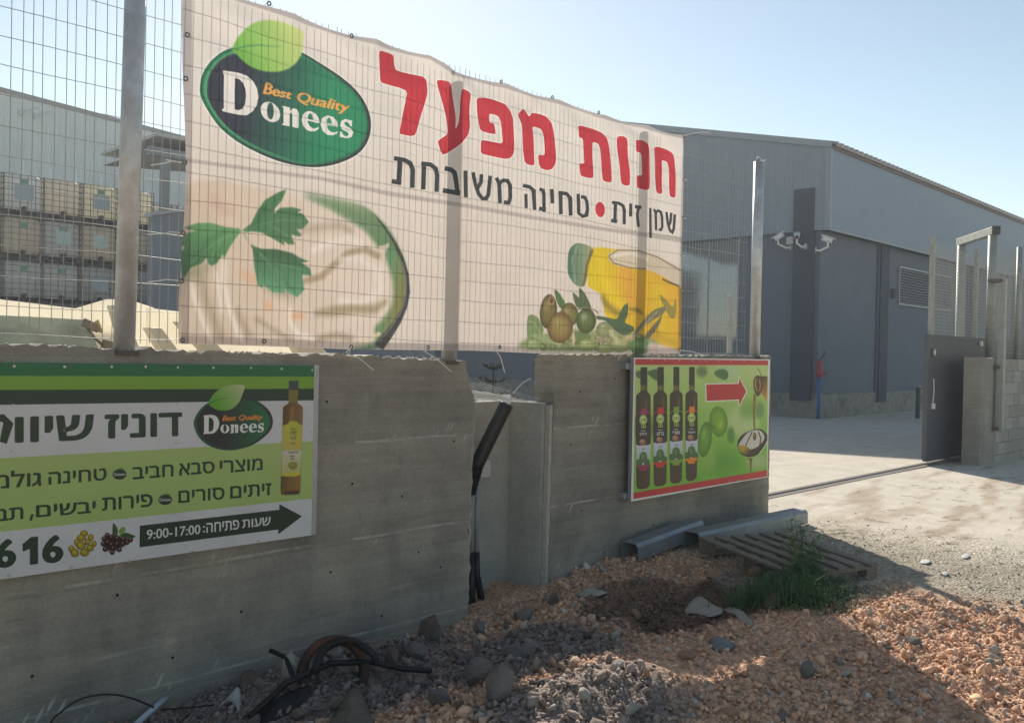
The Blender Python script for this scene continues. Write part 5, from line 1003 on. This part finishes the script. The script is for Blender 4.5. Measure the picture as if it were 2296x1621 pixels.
for k in range(6):
    for y in (-.53, .53): mb.tube([(-.49+k*.196, y, .16), (-.49+k*.196, y, 1.10)], .010, 4)
    for x in (-.50, .50): mb.tube([(x, -.52+k*.208, .16), (x, -.52+k*.208, 1.10)], .010, 4)
cgm = mb.mesh('cage', M_CAGE)
mb = MB()
for z0, z1 in ((0, .03), (.12, .155)): mb.box(-.49, .49, -.52, .52, z0, z1)
for x in (-.42, 0, .42): mb.box(x-.07, x+.07, -.51, .51, .031, .119)
plm = mb.mesh('pallet_base', M_PAL); vlm = MB().tube([(0, -.60, .20), (0, -.47, .20)], .06, 10).mesh('outlet_valve', M_PAL)
lbm = [MB().box(-.24, .24, -.545, -.541, .42, .82).mesh('label_panel', mat('label_blue', (.30, .38, .42), .5, .1)), MB().box(-.10, .10, -.545, -.541, .86, .98).mesh('label_panel', mat('label_green', (.10, .28, .18), .5, .1)), MB().box(-.2, .2, -.545, -.541, .5, .86).mesh('label_panel', mat('label_pale', (.42, .52, .50), .5, .1))]
colx = [at(px, 430, 1, 22)[0] for px in (55, 142, 227, 308)]; colx = [colx[0]-1.02]+colx
rows_ = ['top', 'middle', 'bottom']; cols_ = ['at the far left edge', 'with the second', 'third', 'fourth', 'fifth']
desc = {(0, 0): 'yellowish', (0, 1): 'grey-white', (0, 2): 'warm beige', (0, 3): 'bright cream', (0, 4): 'cream'}
ordn = ['cut by the left picture edge', 'in the second column from the left', 'in the third column from the left', 'in the fourth column from the left', 'in the rightmost column of the stack']
tn = {(0, 0): 3, (0, 1): 1, (0, 2): 2, (0, 3): 3, (0, 4): 3, (1, 0): 1, (1, 1): 2, (1, 2): 1, (1, 3): 2, (1, 4): 2, (2, 0): 1, (2, 1): 1, (2, 2): 1, (2, 3): 1, (2, 4): 1}
lb_ = {(0, 1): (1, 0), (0, 3): (0, 1), (1, 1): (1,), (1, 2): (2, 1), (1, 3): (2,), (2, 1): (1,), (2, 2): (1,), (2, 3): (0,)}
first = True
for r_ in range(3):
    for c_ in range(5):
        z = 2.72+(2-r_)*1.175
        t_ = thing('liquid_tank', f'caged plastic liquid tank, {rows_[r_]} row, {ordn[c_]}', 'tank', (colx[c_]+random.uniform(-.02, .02), 22.52, z), 'caged liquid tanks stacked in the yard')
        inst('tank_body', tms[tn[(r_, c_)]], t_); inst('cage', cgm, t_); inst('pallet_base', plm, t_); inst('outlet_valve', vlm, t_)
        for k in lb_.get((r_, c_), ()): inst('label_panel', lbm[k], t_)
for k, px in enumerate((356, 398)):
    p = at(px, 438, 1, 23.6); t_ = thing('liquid_tank', ['caged plastic liquid tank set back, seen left of the canopy post', 'caged plastic liquid tank set back, right of the canopy post beside the banner'][k], 'tank', (p[0]+.1, 24.1, 5.06), 'caged liquid tanks stacked in the yard')
    inst('tank_body', tms[k], t_); inst('cage', cgm, t_); inst('pallet_base', plm, t_); inst('label_panel', lbm[0], t_)
MB().box(11.6, 16, 23.5, 24.9, -.1, 5.05).obj('rear_platform', MATS['dark_platform'], None, kind='structure')
# canopy
cn = thing('canopy', 'corrugated canopy roof on a steel post behind the left end of the banner', 'canopy', (9.39, 16, 0))
MB().box(-.09, .09, -.09, .09, 0, 6.02).obj('post', mat('canopy_steel', (.20, .23, .24), .6, .1), cn); CX_ = V([9.39, 16, 0])
MB().box(-.40, 5, -.12, .12, 6.021, 6.22).obj('beam', MATS['canopy_steel'], cn)
MB().add([(-.2, .13, 6.225), (5, .13, 6.66), (5, 3.2, 6.66), (-.2, 3.2, 6.225)], [(0, 1, 2, 3)]).obj('ceiling', mat('canopy_under', (.28, .29, .26), .7, .1), cn)
for i in range(15):
    x = -.25+i*.34; z = 6.45+i*.030+(.0 if i % 2 else .03); MB().box(x, x+.33, -.1, 3.2, z, z+.07).obj('roof_sheet', mat('canopy_sheet', (.45, .46, .42), .6, .1), cn)
# blue-grey booth
b0, b1 = at(345, 485, 1, 12), at(408, 478, 1, 12)
bt = thing('booth', 'plain dark blue-grey cabin wall between the tanks and the banner', 'cabin', (b0[0], 12, 0))
MB().prism([(0, 0, -.1), (7, 0, -.1), (7, 0, b0[2]+7*.24), (0, 0, b0[2])], (0, .25, 0)).obj('wall', mat('booth_paint', (.17, .20, .235), .7, .06), bt); MB().prism([(-.06, -.06, b0[2]+.0), (7, -.06, b0[2]+7.06*.24), (7, -.06, b0[2]+7.06*.24+.06), (-.06, -.06, b0[2]+.06)], (0, .36, 0)).obj('roof_edge', M_TRIM, bt)
# cream machine with greenish glass just behind the wall
cm = thing('machine', 'cream painted machine with greenish curved glass and sloping panels just behind the left wall', 'machine', (2.6, 1.4, 0)); CL = V([2.6, 1.4, 0])
M_CR = mat('cream_fibreglass', (.80, .765, .68), .5, .05, 3, .05, dirt=(.70, .66, .56), dirts=(.55, .8)); glow(M_CR, .65, 1.15)
def P(px, py, y): return at(px, py, 1, y)-CL
MB().prism([P(-260, 640, 1.5), P(172, 692, 1.5), P(266, 700, 1.5), P(330, 900, 1.5), P(-260, 900, 1.5)], (0, .02, 0)).obj('body_panel', M_CR, cm)
MB().prism([P(172, 691, 1.85), P(240, 671, 1.85), P(290, 672, 1.85), P(345, 690, 1.85), P(345, 900, 1.85), P(172, 900, 1.85)], (0, .02, 0)).obj('rear_panel', M_CR, cm)
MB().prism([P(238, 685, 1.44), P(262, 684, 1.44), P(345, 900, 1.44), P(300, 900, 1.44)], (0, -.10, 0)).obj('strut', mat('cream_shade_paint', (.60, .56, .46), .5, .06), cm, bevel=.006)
MB().prism([P(330, 690, 1.62), P(404, 699, 1.62), P(640, 766, 1.62), P(722, 780, 1.62), P(800, 860, 1.62), P(330, 900, 1.62)], (0, .02, 0)).obj('side_panel', M_CR, cm)
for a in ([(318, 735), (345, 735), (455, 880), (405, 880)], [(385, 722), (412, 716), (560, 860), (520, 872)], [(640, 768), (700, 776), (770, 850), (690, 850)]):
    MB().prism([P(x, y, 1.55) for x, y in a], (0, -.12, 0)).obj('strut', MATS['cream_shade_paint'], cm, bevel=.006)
m_, t, bs = nodes('greenish_glass'); bs.inputs['Base Color'].default_value = (.30, .35, .27, 1); bs.inputs['Roughness'].default_value = .22; c = ramp(t, noise(t, coords(t, (1, 1, 2.5)), 2.2, 4), [(.35, (.20, .24, .18)), (.65, (.44, .50, .40))]); t.links.new(c, bs.inputs['Base Color'])
mb = MB(); cols = 14; vs = []
for j in range(2):
    for i in range(cols):
        u_ = i/(cols-1); px = -260+460*u_+(55*u_ if j == 0 else 0); py = 702+16*u_**2 if j else 900
        vs.append(P(px, py, 1.30+.10*j-.28*sin(pi*u_*.9)))
n0 = [V(v) for v in vs]; mb.add(vs+[v+V([0, .012, 0]) for v in n0], [(i, i+1, cols+i+1, cols+i) for i in range(cols-1)]+[(2*cols+i+1, 2*cols+i, 3*cols+i, 3*cols+i+1) for i in range(cols-1)])
mb.obj('glass', m_, cm, True)
M_HG = mat('hinge_metal', (.22, .19, .15), .7, .25)
for a, b in (((186, 722), (222, 738)), ((230, 770), (262, 778))):
    p, q = P(*a, 1.12), P(*b, 1.12); MB().bar(p, q, .035, .05).obj('hinge', M_HG, cm, bevel=.004); MB().tube([(p+q)/2, (p+q)/2+V([.03, -.02, .03]), q+V([.015, 0, -.02])], .011, 8).obj('hinge_pin', mat('amber_pin', (.45, .36, .16), .5, .1), cm)
MB().tube([P(192, 728, 1.13), P(212, 758, 1.13), P(232, 775, 1.13), P(252, 800, 1.13)], .010, 6).obj('edge_rod', M_HG, cm)
# young pine and bushes seen through the recess
def leafcloud(name, n, fn, size, m_, parent=None, **k):
    r = np.random.default_rng(k.pop('seed', 1)); mb = MB()
    for i in range(n):
        p = fn(r); a = r.normal(size=3); a /= np.linalg.norm(a); b = np.cross(a, r.normal(size=3)); b /= np.linalg.norm(b); s_ = size*r.uniform(.6, 1.4)
        mb.add([p-a*s_, p+b*s_*.35, p+a*s_, p-b*s_*.35], [(0, 1, 2, 3)])
    return mb.obj(name, m_, parent, **k)
M_PN = mat('pine_green', (.022, .040, .030), .8, .3, 20, 0)
g = at(1105, 905, 1, 5); tr = thing('pine_tree', 'young tiered pine tree seen through the gap above the recess', 'tree', (g[0], g[1], 0)); T0 = V([g[0], g[1], 0])
MB().tube([(0, 0, 0), (0, 0, .8), (.0, 0, 1.46)], [.03, .018, .006], 8).obj('trunk', mat('bark', (.05, .04, .03), .9), tr); mb = MB(); r = np.random.default_rng(3)
for z, L_ in ((1.36, .14), (1.16, .20), (.97, .27), (.76, .33), (.52, .38), (.3, .4)):
    for k in range(7):
        t0 = k*2*pi/7+z*2
        for q_ in np.linspace(.1, 1, 14):
            p = V([cos(t0)*L_*q_, sin(t0)*L_*q_, z+.06*q_**2]); dn = r.normal(size=3)*.02
            for s_ in (-1, 1): mb.add([p, p+V([-sin(t0)*s_*.045*(1.2-q_), cos(t0)*s_*.045*(1.2-q_), .028])+dn, p+V([cos(t0), sin(t0), .3])*.03], [(0, 1, 2)])
mb.obj('branches', M_PN, tr)
for k, (px, w_, h_) in enumerate(((1088, .45, .78), (1150, .55, .95))):
    g = at(px, 905, 1, 4.6+k*.5); b_ = thing('bush', ['low dark bush at the foot of the young pine', 'round dark bush right of the young pine'][k], 'bush', (g[0], g[1], 0))
    leafcloud('foliage', 900, lambda r, w_=w_, h_=h_: (lambda q: V([q[0]*w_, q[1]*w_, abs(q[2])*h_]))((lambda q: q/np.linalg.norm(q)*r.uniform(.5, 1)**.5)(r.normal(size=3))), .035, M_PN, b_, seed=5+k)
    MB().tube([(0, 0, 0), (0, 0, .4)], .02, 6).obj('stem', MATS['bark'], b_)

# ================================================================== FOREGROUND THINGS
M_CH = mat('channel_steel', (.30, .325, .34), .45, .14, 5, .15, .002, .45, dirt=(.24, .25, .24), dirts=(.5, .75))
def channel(label, p, q, w_, h_, flat, roll=0):
    t_ = thing('metal_channel', label, 'steel profile', tuple(p)); p = V(p); q = V(q); d = q-p; L_ = np.linalg.norm(d); d /= L_; a = np.cross(d, (0, 0, 1)); a /= np.linalg.norm(a); u = np.cross(a, d)
    a, u = a*cos(roll)+u*sin(roll), -a*sin(roll)+u*cos(roll); s_ = [(-.5*w_, 0), (-.5*w_, h_*.8), (-.38*w_, h_), (.38*w_, h_), (.5*w_, h_*.8), (.5*w_, 0)]; th = .006
    inn = [(x*(1-2*th/w_), max(0, z-th if z else 0)) for x, z in s_]; ring = s_+inn[::-1]
    vs = [a*x+u*z for x, z in ring]+[d*L_+a*x+u*z for x, z in ring]; n = len(ring)
    mb = MB().add(vs, [(i, (i+1) % n, n+(i+1) % n, n+i) for i in range(n)]+[(i, i+1, n-2-i, n-1-i) for i in range(5)]+[(n+i+1, n+i, 2*n-1-i, 2*n-2-i) for i in range(5)])
    mb.obj('profile', M_CH, t_); return t_
g = lambda x, y, dz=0: V([x, y, float(gh(x, y))+dz])
a, b = at(1418, 1262, 2, -.10), at(1580, 1212, 2, .0)
channel('grey steel channel lying against the wall base, left of the longer one', V([a[0], -.16, float(gh(a[0], -.16))+.0]), V([6.95, -.22, .03]), .18, .14, 0)
channel('grey steel channel with open end, lying beside the pallet and reaching the yard', V([6.62, -.38, float(gh(6.62, -.38))+.02]), V([8.36, -.50, .005]), .18, .135, 0)
# pallet
pc = [at(1583, 1222, 2, .0), at(1735, 1190, 2, .05), at(1930, 1272, 2, .03), at(1745, 1305, 2, -.02)]
M_WD = mat('old_wood', (.22, .185, .15), .85, .2, 6, .35, .003, stretch=(1, 6, 6), dirt=(.15, .13, .11)); pa = thing('pallet', 'weathered wooden pallet lying on the dirt beside the wall, grass growing over it', 'pallet', (6.60, -1.25, .0))
ux = V([1, 0, 0]); th_ = -.03; e1_ = V([.917, -.40, .0]); e2_ = V([-.40, -.917, -.03]); e2_ /= np.linalg.norm(e2_); up_ = np.cross(e2_, e1_); up_ /= np.linalg.norm(up_)
def slab(name, u0, u1, v0, v1, z0, z1, m_=M_WD):
    mb = MB(); f_ = lambda u, v, z: e1_*u+e2_*v+up_*z
    mb.hexa([f_(u0, v1, z0), f_(u1, v1, z0), f_(u1, v0, z0), f_(u0, v0, z0)], [f_(u0, v1, z1), f_(u1, v1, z1), f_(u1, v0, z1), f_(u0, v0, z1)]); return mb.obj(name, m_, pa, bevel=.002)
for i in range(6): slab('deck_board', -.42+i*.153, -.345+i*.153, -.56+random.uniform(-.01, .01), .56+random.uniform(-.01, .01), .092+random.uniform(0, .002), .112)
for v0 in (-.55, -.05, .45):
    slab('stringer', -.42, .42, v0, v0+.095, .070, .0915)
    for u0 in (-.42, -.05, .32): slab('block', u0, u0+.10, v0, v0+.095, .005, .0695)
for i, v0 in enumerate((-.55, -.05, .45)): slab('bottom_board', -.42, .42, v0, v0+.09, -.015, .0045)
# grass and weed
M_GR = mat('grass_green', (.050, .115, .035), .7, .35, 8, 0); M_LF = mat('weed_leaf', (.11, .17, .05), .6, .3, 12, 0); r = np.random.default_rng(8); mb = MB()
for i in range(4600):
    t0 = r.uniform(0, 2*pi); q_ = abs(r.normal())*.5; cx, cy = 6.02+cos(t0)*q_*.40, -1.70+sin(t0)*q_*.38
    if i % 3 == 0: cx, cy = 5.6+r.normal()*.14, -1.78+r.normal()*.16
    h_ = r.uniform(.05, .22)*(1.25-min(1, q_)); ang = r.uniform(0, 2*pi); ln = r.uniform(.03, .24); w_ = .0028
    b = V([cx, cy, float(gh(cx, cy))-.005]); d = V([cos(ang), sin(ang), 0]); n_ = V([-d[1], d[0], 0])*w_; m1 = b+d*ln*.38+V([0, 0, h_*.8]); tp_ = b+d*ln+V([0, 0, h_*r.uniform(.35, 1.05)])
    mb.add([b-n_, b+n_, m1+n_*.8, m1-n_*.8, tp_], [(0, 1, 2, 3), (3, 2, 4)])
o = mb.obj('grass_tuft', M_GR, None, kind='stuff'); tag(o, 'green grass tuft growing beside the pallet', 'grass')
wd = thing('weed', 'upright leafy weed with yellowing leaves standing in the grass over the pallet', 'plant', (6.3, -1.55, .0)); stems = MB(); lvs = MB()
for k in range(13):
    ang = r.uniform(0, 2*pi); L_ = r.uniform(.2, .48); top = V([cos(ang)*.15, sin(ang)*.15, L_]); stems.tube([(0, 0, 0), top*.5+V([0, 0, .02]), top], [.004, .003, .0015], 5)
    for j in range(26):
        q_ = r.uniform(.3, 1); p = top*q_+r.normal(size=3)*.022; a = r.normal(size=3); a[2] *= .4; a /= np.linalg.norm(a); c_ = np.cross(a, (0, 0, 1)); c_ /= np.linalg.norm(c_)+1e-9; s_ = r.uniform(.018, .036)
        lvs.add([p, p+a*s_+c_*s_*.4, p+a*s_*2, p+a*s_-c_*s_*.4], [(0, 1, 2, 3)])
stems.obj('stems', M_LF, wd); lvs.obj('leaves', M_LF, wd)
mb = MB()
for i in range(120):
    cx, cy = 6.0+r.normal()*.3, -1.7+r.normal()*.28; a = r.uniform(0, 2*pi); L_ = r.uniform(.05, .2); b = V([cx, cy, float(gh(cx, cy))]); mb.tube([b, b+V([cos(a)*L_*.5, sin(a)*L_*.5, L_*.5]), b+V([cos(a)*L_, sin(a)*L_, L_*.45])], .0016, 4, False)
o = mb.obj('dry_stalks', mat('dry_stalk', (.30, .25, .14), .9, .2), None, kind='stuff'); tag(o, 'dry yellow stalks among the green grass tuft', 'dry grass')
# scraps
def sheet(name, label, cat, pts, m_, h=.02, seed=1, th=.003):    # crumpled piece through ground points
    r = np.random.default_rng(seed); c0 = np.mean(pts, 0); q = [V(p) for p in pts]; n = 14; vs = []; fs = []
    ring = spl(q, 4); K = len(ring); rings = 5
    for j in range(rings+1):
        t0 = j/rings
        for p in ring:
            v = c0+(p-c0)*t0; vs.append(v+V([0, 0, h*.45*(1-t0**3)+h*.9*(float(fbm(V(v[0]*11), V(v[1]*11), 3, seed))-.42)])-c0)
    fs = [(j*K+k, j*K+(k+1) % K, (j+1)*K+(k+1) % K, (j+1)*K+k) for j in range(rings) for k in range(K)]
    mb = MB().add(vs, fs); o = mb.obj(name, m_, None, True); so_ = o.modifiers.new('thickness', 'SOLIDIFY'); so_.thickness = th; o.location = c0; tag(o, label, cat); return o
G = lambda px, py, dz=.01: (lambda p: V([p[0], p[1], float(gh(p[0], p[1]))+dz]))(at(px, py, 2, float(gh(*at(px, py, 2, -.1)[:2]))))
M_SK = mat('sack_cloth', (.36, .33, .28), .9, .15, 10, .3)
sheet('sack', 'pale crumpled sack scrap half buried in the orange gravel, left piece', 'sack', [G(1532, 1372), G(1565, 1350), G(1600, 1362), G(1622, 1378), G(1590, 1386), G(1555, 1380)], M_SK, .05, 1)
sheet('sack', 'long pale sack strip curling over the gravel toward the right', 'sack', [G(1622, 1372), G(1645, 1366), G(1668, 1382), G(1688, 1404), G(1672, 1404), G(1645, 1388)], M_SK, .04, 2)
sheet('paper_scrap', 'small white paper scrap below the grass tuft', 'paper', [G(1750, 1357), G(1775, 1348), G(1790, 1358), G(1768, 1366)], mat('white_paper', (.52, .52, .50), .7, .05), .03, 3)
sheet('sack', 'pale sack edge at the crest of the mound near the wall recess', 'sack', [G(1290, 1338), G(1325, 1318), G(1362, 1330), G(1330, 1340)], M_SK, .04, 4)
sheet('plastic_bag', 'grey crumpled plastic bag on the orange gravel', 'bag', [G(1596, 1440), G(1625, 1432), G(1650, 1450), G(1615, 1466), G(1588, 1455)], mat('grey_plastic', (.12, .13, .13), .5, .2), .05, 5)
for k, (x, y, w_) in enumerate(((2075, 1262, 24), (2165, 1250, 18), (2120, 1288, 14))):
    sheet('paper_scrap', ['white crumpled litter on the rough dirt, nearest the shadow edge', 'white crumpled litter on the rough dirt, farthest right', 'small white litter piece below the other two on the rough dirt'][k], 'litter', [G(x-w_/2, y), G(x, y-w_*.3), G(x+w_/2, y), G(x, y+w_*.25)], MATS['white_paper'], .009, 20+k)
r = np.random.default_rng(31); mb = MB()
for i in range(420):
    x = r.uniform(7.6, 15) if i % 3 else r.uniform(5.5, 8.5); y = r.uniform(-3.8, .2)-.12*(x-9); a = r.normal(-.5, .45); L_ = r.uniform(.03, .16); z = float(gh(x, y))+.006
    if y > -.15 and x < 8.9: continue
    mb.tube([(x, y, z), (x+cos(a)*L_*.5, y+sin(a)*L_*.5, z+r.uniform(0, .012)), (x+cos(a)*L_, y+sin(a)*L_, z)], .0022, 4, False)
o = mb.obj('straw_litter', mat('dry_straw', (.26, .19, .11), .9, .3), None, kind='stuff'); tag(o, 'dry stalks and straw scattered over the yard', 'straw')
# rocks one can pick out
M_RK = [mat('grey_rock', (.17, .152, .135), .9, .25, 9, .7, .02), mat('brown_rock', (.17, .125, .10), .9, .25, 9, .7, .02), mat('orange_rock', (.34, .20, .13), .9, .25, 9, .6, .02), mat('pale_rock', (.36, .32, .27), .9, .2, 9, .6, .02)]
RK = [rock_proto(34, 200+i, .8) for i in range(7)]
rocks = [(960, 1430, 44, 1, 'tall brown angular rock leaning on the wall just left of the recess'), (1172, 1392, 24, 0, 'grey rock at the foot of the recess, right side'), (1240, 1345, 20, 1, 'brown stone beside the right wall foot'),
    (1075, 1520, 44, 0, 'large grey rock at the end of the black pipe'), (1120, 1580, 52, 0, 'large rounded grey rock at the bottom centre'), (985, 1565, 40, 0, 'rough grey rock below the black pipe'), (1040, 1460, 28, 0, 'grey rock between the brown boulder and orange gravel'), (1160, 1470, 34, 0, 'squat grey rock touching the orange gravel'),
    (655, 1532, 38, 3, 'rounded pale rock beside the rusty drum'), (560, 1535, 36, 1, 'brown pink rock behind the white cloth rag'), (640, 1565, 26, 1, 'small brown rock under the rounded pale one'), (930, 1480, 30, 0, 'grey lump leaning on the wall left of the brown boulder'), (880, 1490, 32, 1, 'flat brown rock right of the rusty drum'), (1030, 1600, 26, 1, 'brown stone at the bottom edge left of the largest rock'),
    (1130, 1510, 24, 0, 'dark grey stone behind the largest rock'), (905, 1545, 22, 0, 'small grey rock below the pipe, next to the drum'), (1385, 1525, 20, 3, 'flat pale stone in the small sunlit patch'), (1310, 1560, 18, 3, 'white angular stone at the left of the sunlit patch'), (1420, 1560, 18, 3, 'pale stone at the lower right of the sunlit patch'), (1448, 1535, 16, 2, 'orange stone right in the sunlit patch'),
    (1540, 1485, 20, 2, 'orange stone above the sunlit patch'), (1810, 1520, 26, 0, 'dark grey stone on the shaded orange gravel, right of centre'), (1690, 1290, 22, 2, 'orange clod in the dark soil left of the grass'), (1600, 1300, 20, 2, 'small orange clod near the steel channel end'), (1530, 1290, 20, 2, 'reddish clod on the crest under the channel'), (1735, 1370, 26, 1, 'brown rock beside the white paper scrap'),
    (2050, 1440, 22, 0, 'grey flat stone at the shadow edge on the right'), (1750, 1610, 24, 0, 'grey stone at the bottom edge, centre right'), (1640, 1600, 22, 2, 'pink orange stone at the bottom edge'), (2230, 1480, 16, 3, 'pale flat stone in the sunlit gravel on the right')]
rr_ = np.random.default_rng(77)
spots = ['below the right end of the hours arrow', 'left of the dark rod', 'just behind the rusty drum', 'right of the rusty drum', 'below the wall joint right of the drum', 'left of the brown boulder', 'in front of the brown boulder', 'at the mouth of the wall recess']
for i, sp_ in enumerate(spots):
    for j_, (rw, c_) in enumerate((('touching the wall', 'grey'), ('a step out from the wall', 'brown'))):
        px = 575+i*82+rr_.uniform(-15, 15); py = 1562-.27*(px-560)+j_*62+rr_.uniform(-6, 10); rocks.append((px, py, rr_.uniform(15, 26), j_, f'{c_} stone {rw}, {sp_}'))
for k, (px, py, rad, mi, lab) in enumerate(rocks):
    p = G(px, py, 0); Zd = (p-CAM)@FW; s_ = rad*Zd/FPX*.95; vs, fs = RK[k % 7]; R_ = rotm(1)[0]; v = (vs@R_.T)*s_
    if k == 0: v = v*V([.8, .8, 1.25])
    o = MB().add(v, [tuple(map(int, f)) for f in fs]).obj('rock', M_RK[mi]); o.location = p+V([0, 0, s_*.42]); tag(o, lab, 'rock', 'larger rocks lying in the rubble')
# rusty drum, pipes, cables, rag
dr = thing('rusty_drum', 'half buried dark rusty drum hoop with torn rim beside the wall', 'drum', tuple(G(745, 1525, 0))); D0 = V(dr.location)
M_RU = mat('rust', (.16, .065, .032), .85, .35, 7, .4, .006, dirt=(.035, .03, .028), dirts=(.40, .6)); M_DK = mat('dark_rubber', (.018, .017, .018), .65, .3, 10, .3)
ax_ = V([-.35, -.85, .38]); ax_ /= np.linalg.norm(ax_); s1 = np.cross(ax_, (0, 0, 1)); s1 /= np.linalg.norm(s1); s2 = np.cross(s1, ax_); mb = MB(); n = 30; vs = []; rr = .19
for j, (o_, q_) in enumerate(((0, rr), (.05, rr*1.02), (.10, rr), (.10, rr*.78), (.0, rr*.80))):
    for k in range(n+1):
        t0 = -.25*pi+1.55*pi*k/n-.02; vs.append(s1*cos(t0)*q_+s2*sin(t0)*q_+ax_*(o_-.02)+V([0, 0, .03]))
fs = [(j*(n+1)+k, j*(n+1)+k+1, (j+1)*(n+1)+k+1, (j+1)*(n+1)+k) for j in range(4) for k in range(n)]; mb.add(vs, fs); mb.obj('hoop', M_RU, dr, True)
MB().tube([s1*-.10+s2*.06-ax_*.03+V([0, 0, .05]), s1*-.10+s2*.06+ax_*.006+V([0, 0, .05])], .014, 10).obj('bolt', M_RU, dr)
mb = MB(); mb.tube([s1*cos(t0)*rr*.9+s2*sin(t0)*rr*.9+ax_*(.16+.03*sin(t0*5))+V([.05, 0, .0]) for t0 in np.linspace(.1, 2.9, 16)], .022, 6); mb.obj('torn_rim', M_DK, dr, True)
# torn dark sheet and a plank below the drum
o = MB().tube([G(560, 1620, .05), G(640, 1575, .09), G(740, 1545, .13), G(830, 1525, .13), G(900, 1520, .11), G(965, 1530, .08)], [.017]*6, 12).obj('black_pipe', M_PLAS, None, True); tag(o, 'long black plastic pipe lying across the rubble in front of the rusty drum', 'pipe')
o = MB().tube([G(606, 1500, .14), G(640, 1530, .11), G(658, 1565, .05)], [.013]*3, 10).obj('dark_rod', M_DK, None, True); tag(o, 'short dark rod standing up left of the rusty drum', 'rod')
sheet('tarpaulin', 'grey brown torn tarpaulin sheet bunched at the bottom edge under the black pipe', 'tarpaulin', [G(735, 1630, .0), G(752, 1596, .02), G(792, 1568, .03), G(826, 1588, .02), G(842, 1630, .0), G(780, 1650, 0)], mat('tarp', (.15, .13, .105), .85, .3, 8, .5), .09, 9)
sheet('dark_sheet', 'black sheet scrap tucked beneath the black pipe', 'sheet', [G(560, 1612, .01), G(620, 1580, .03), G(700, 1562, .03), G(660, 1590, .02), G(600, 1620, .01)], M_DK, .03, 10)
for k, (pts, lab) in enumerate((([(128, 1625), (150, 1585), (195, 1562), (250, 1556), (300, 1566), (345, 1585), (365, 1592)], 'thin black cable looping up in front of the wall at bottom left'), ([(362, 1590), (420, 1586), (480, 1580), (510, 1582)], 'thin black cable running to the white rag'), ([(400, 1625), (425, 1600), (465, 1580)], 'short black wire crossing the stones below the rag'), ([(520, 1616), (580, 1602), (650, 1608), (700, 1622)], 'thin wire curving along the bottom edge'))):
    P_ = [at(x, y, 1, -.28-.02*i) for i, (x, y) in enumerate(pts)]; o = MB().tube(spl(P_, 4)[:-7], .005, 6).obj('cable', M_PLAS, None, True); tag(o, lab, 'cable')
p, q = G(305, 1625, .03), G(384, 1578, .07); o = MB().tube([p, q], .016, 12).obj('white_pipe', mat('pvc_white', (.55, .58, .60), .4, .05), None, True); tag(o, 'short white plastic pipe at the bottom left', 'pipe')
sheet('rag', 'white rag snagged on the cable at bottom left', 'rag', [G(488, 1584, .02), G(516, 1572, .03), G(534, 1560, .04), G(542, 1582, .03), G(536, 1598, .02), G(518, 1588, .03)], mat('rag_cloth', (.50, .48, .43), .9, .1), .05, 12)

# ================================================================== AIR
hz = MB().box(-60, 90, -12, 60, -1.6, 14).obj('haze', None, None, kind='stuff'); m_ = bpy.data.materials.new('haze_air'); m_.use_nodes = True; t = m_.node_tree; t.nodes.clear()
pv = t.nodes.new('ShaderNodeVolumePrincipled'); pv.inputs['Color'].default_value = (.86, .92, 1, 1); pv.inputs['Density'].default_value = .0019; pv.inputs['Anisotropy'].default_value = .45
t.links.new(pv.outputs[0], t.nodes.new('ShaderNodeOutputMaterial').inputs['Volume']); hz.data.materials.append(m_)
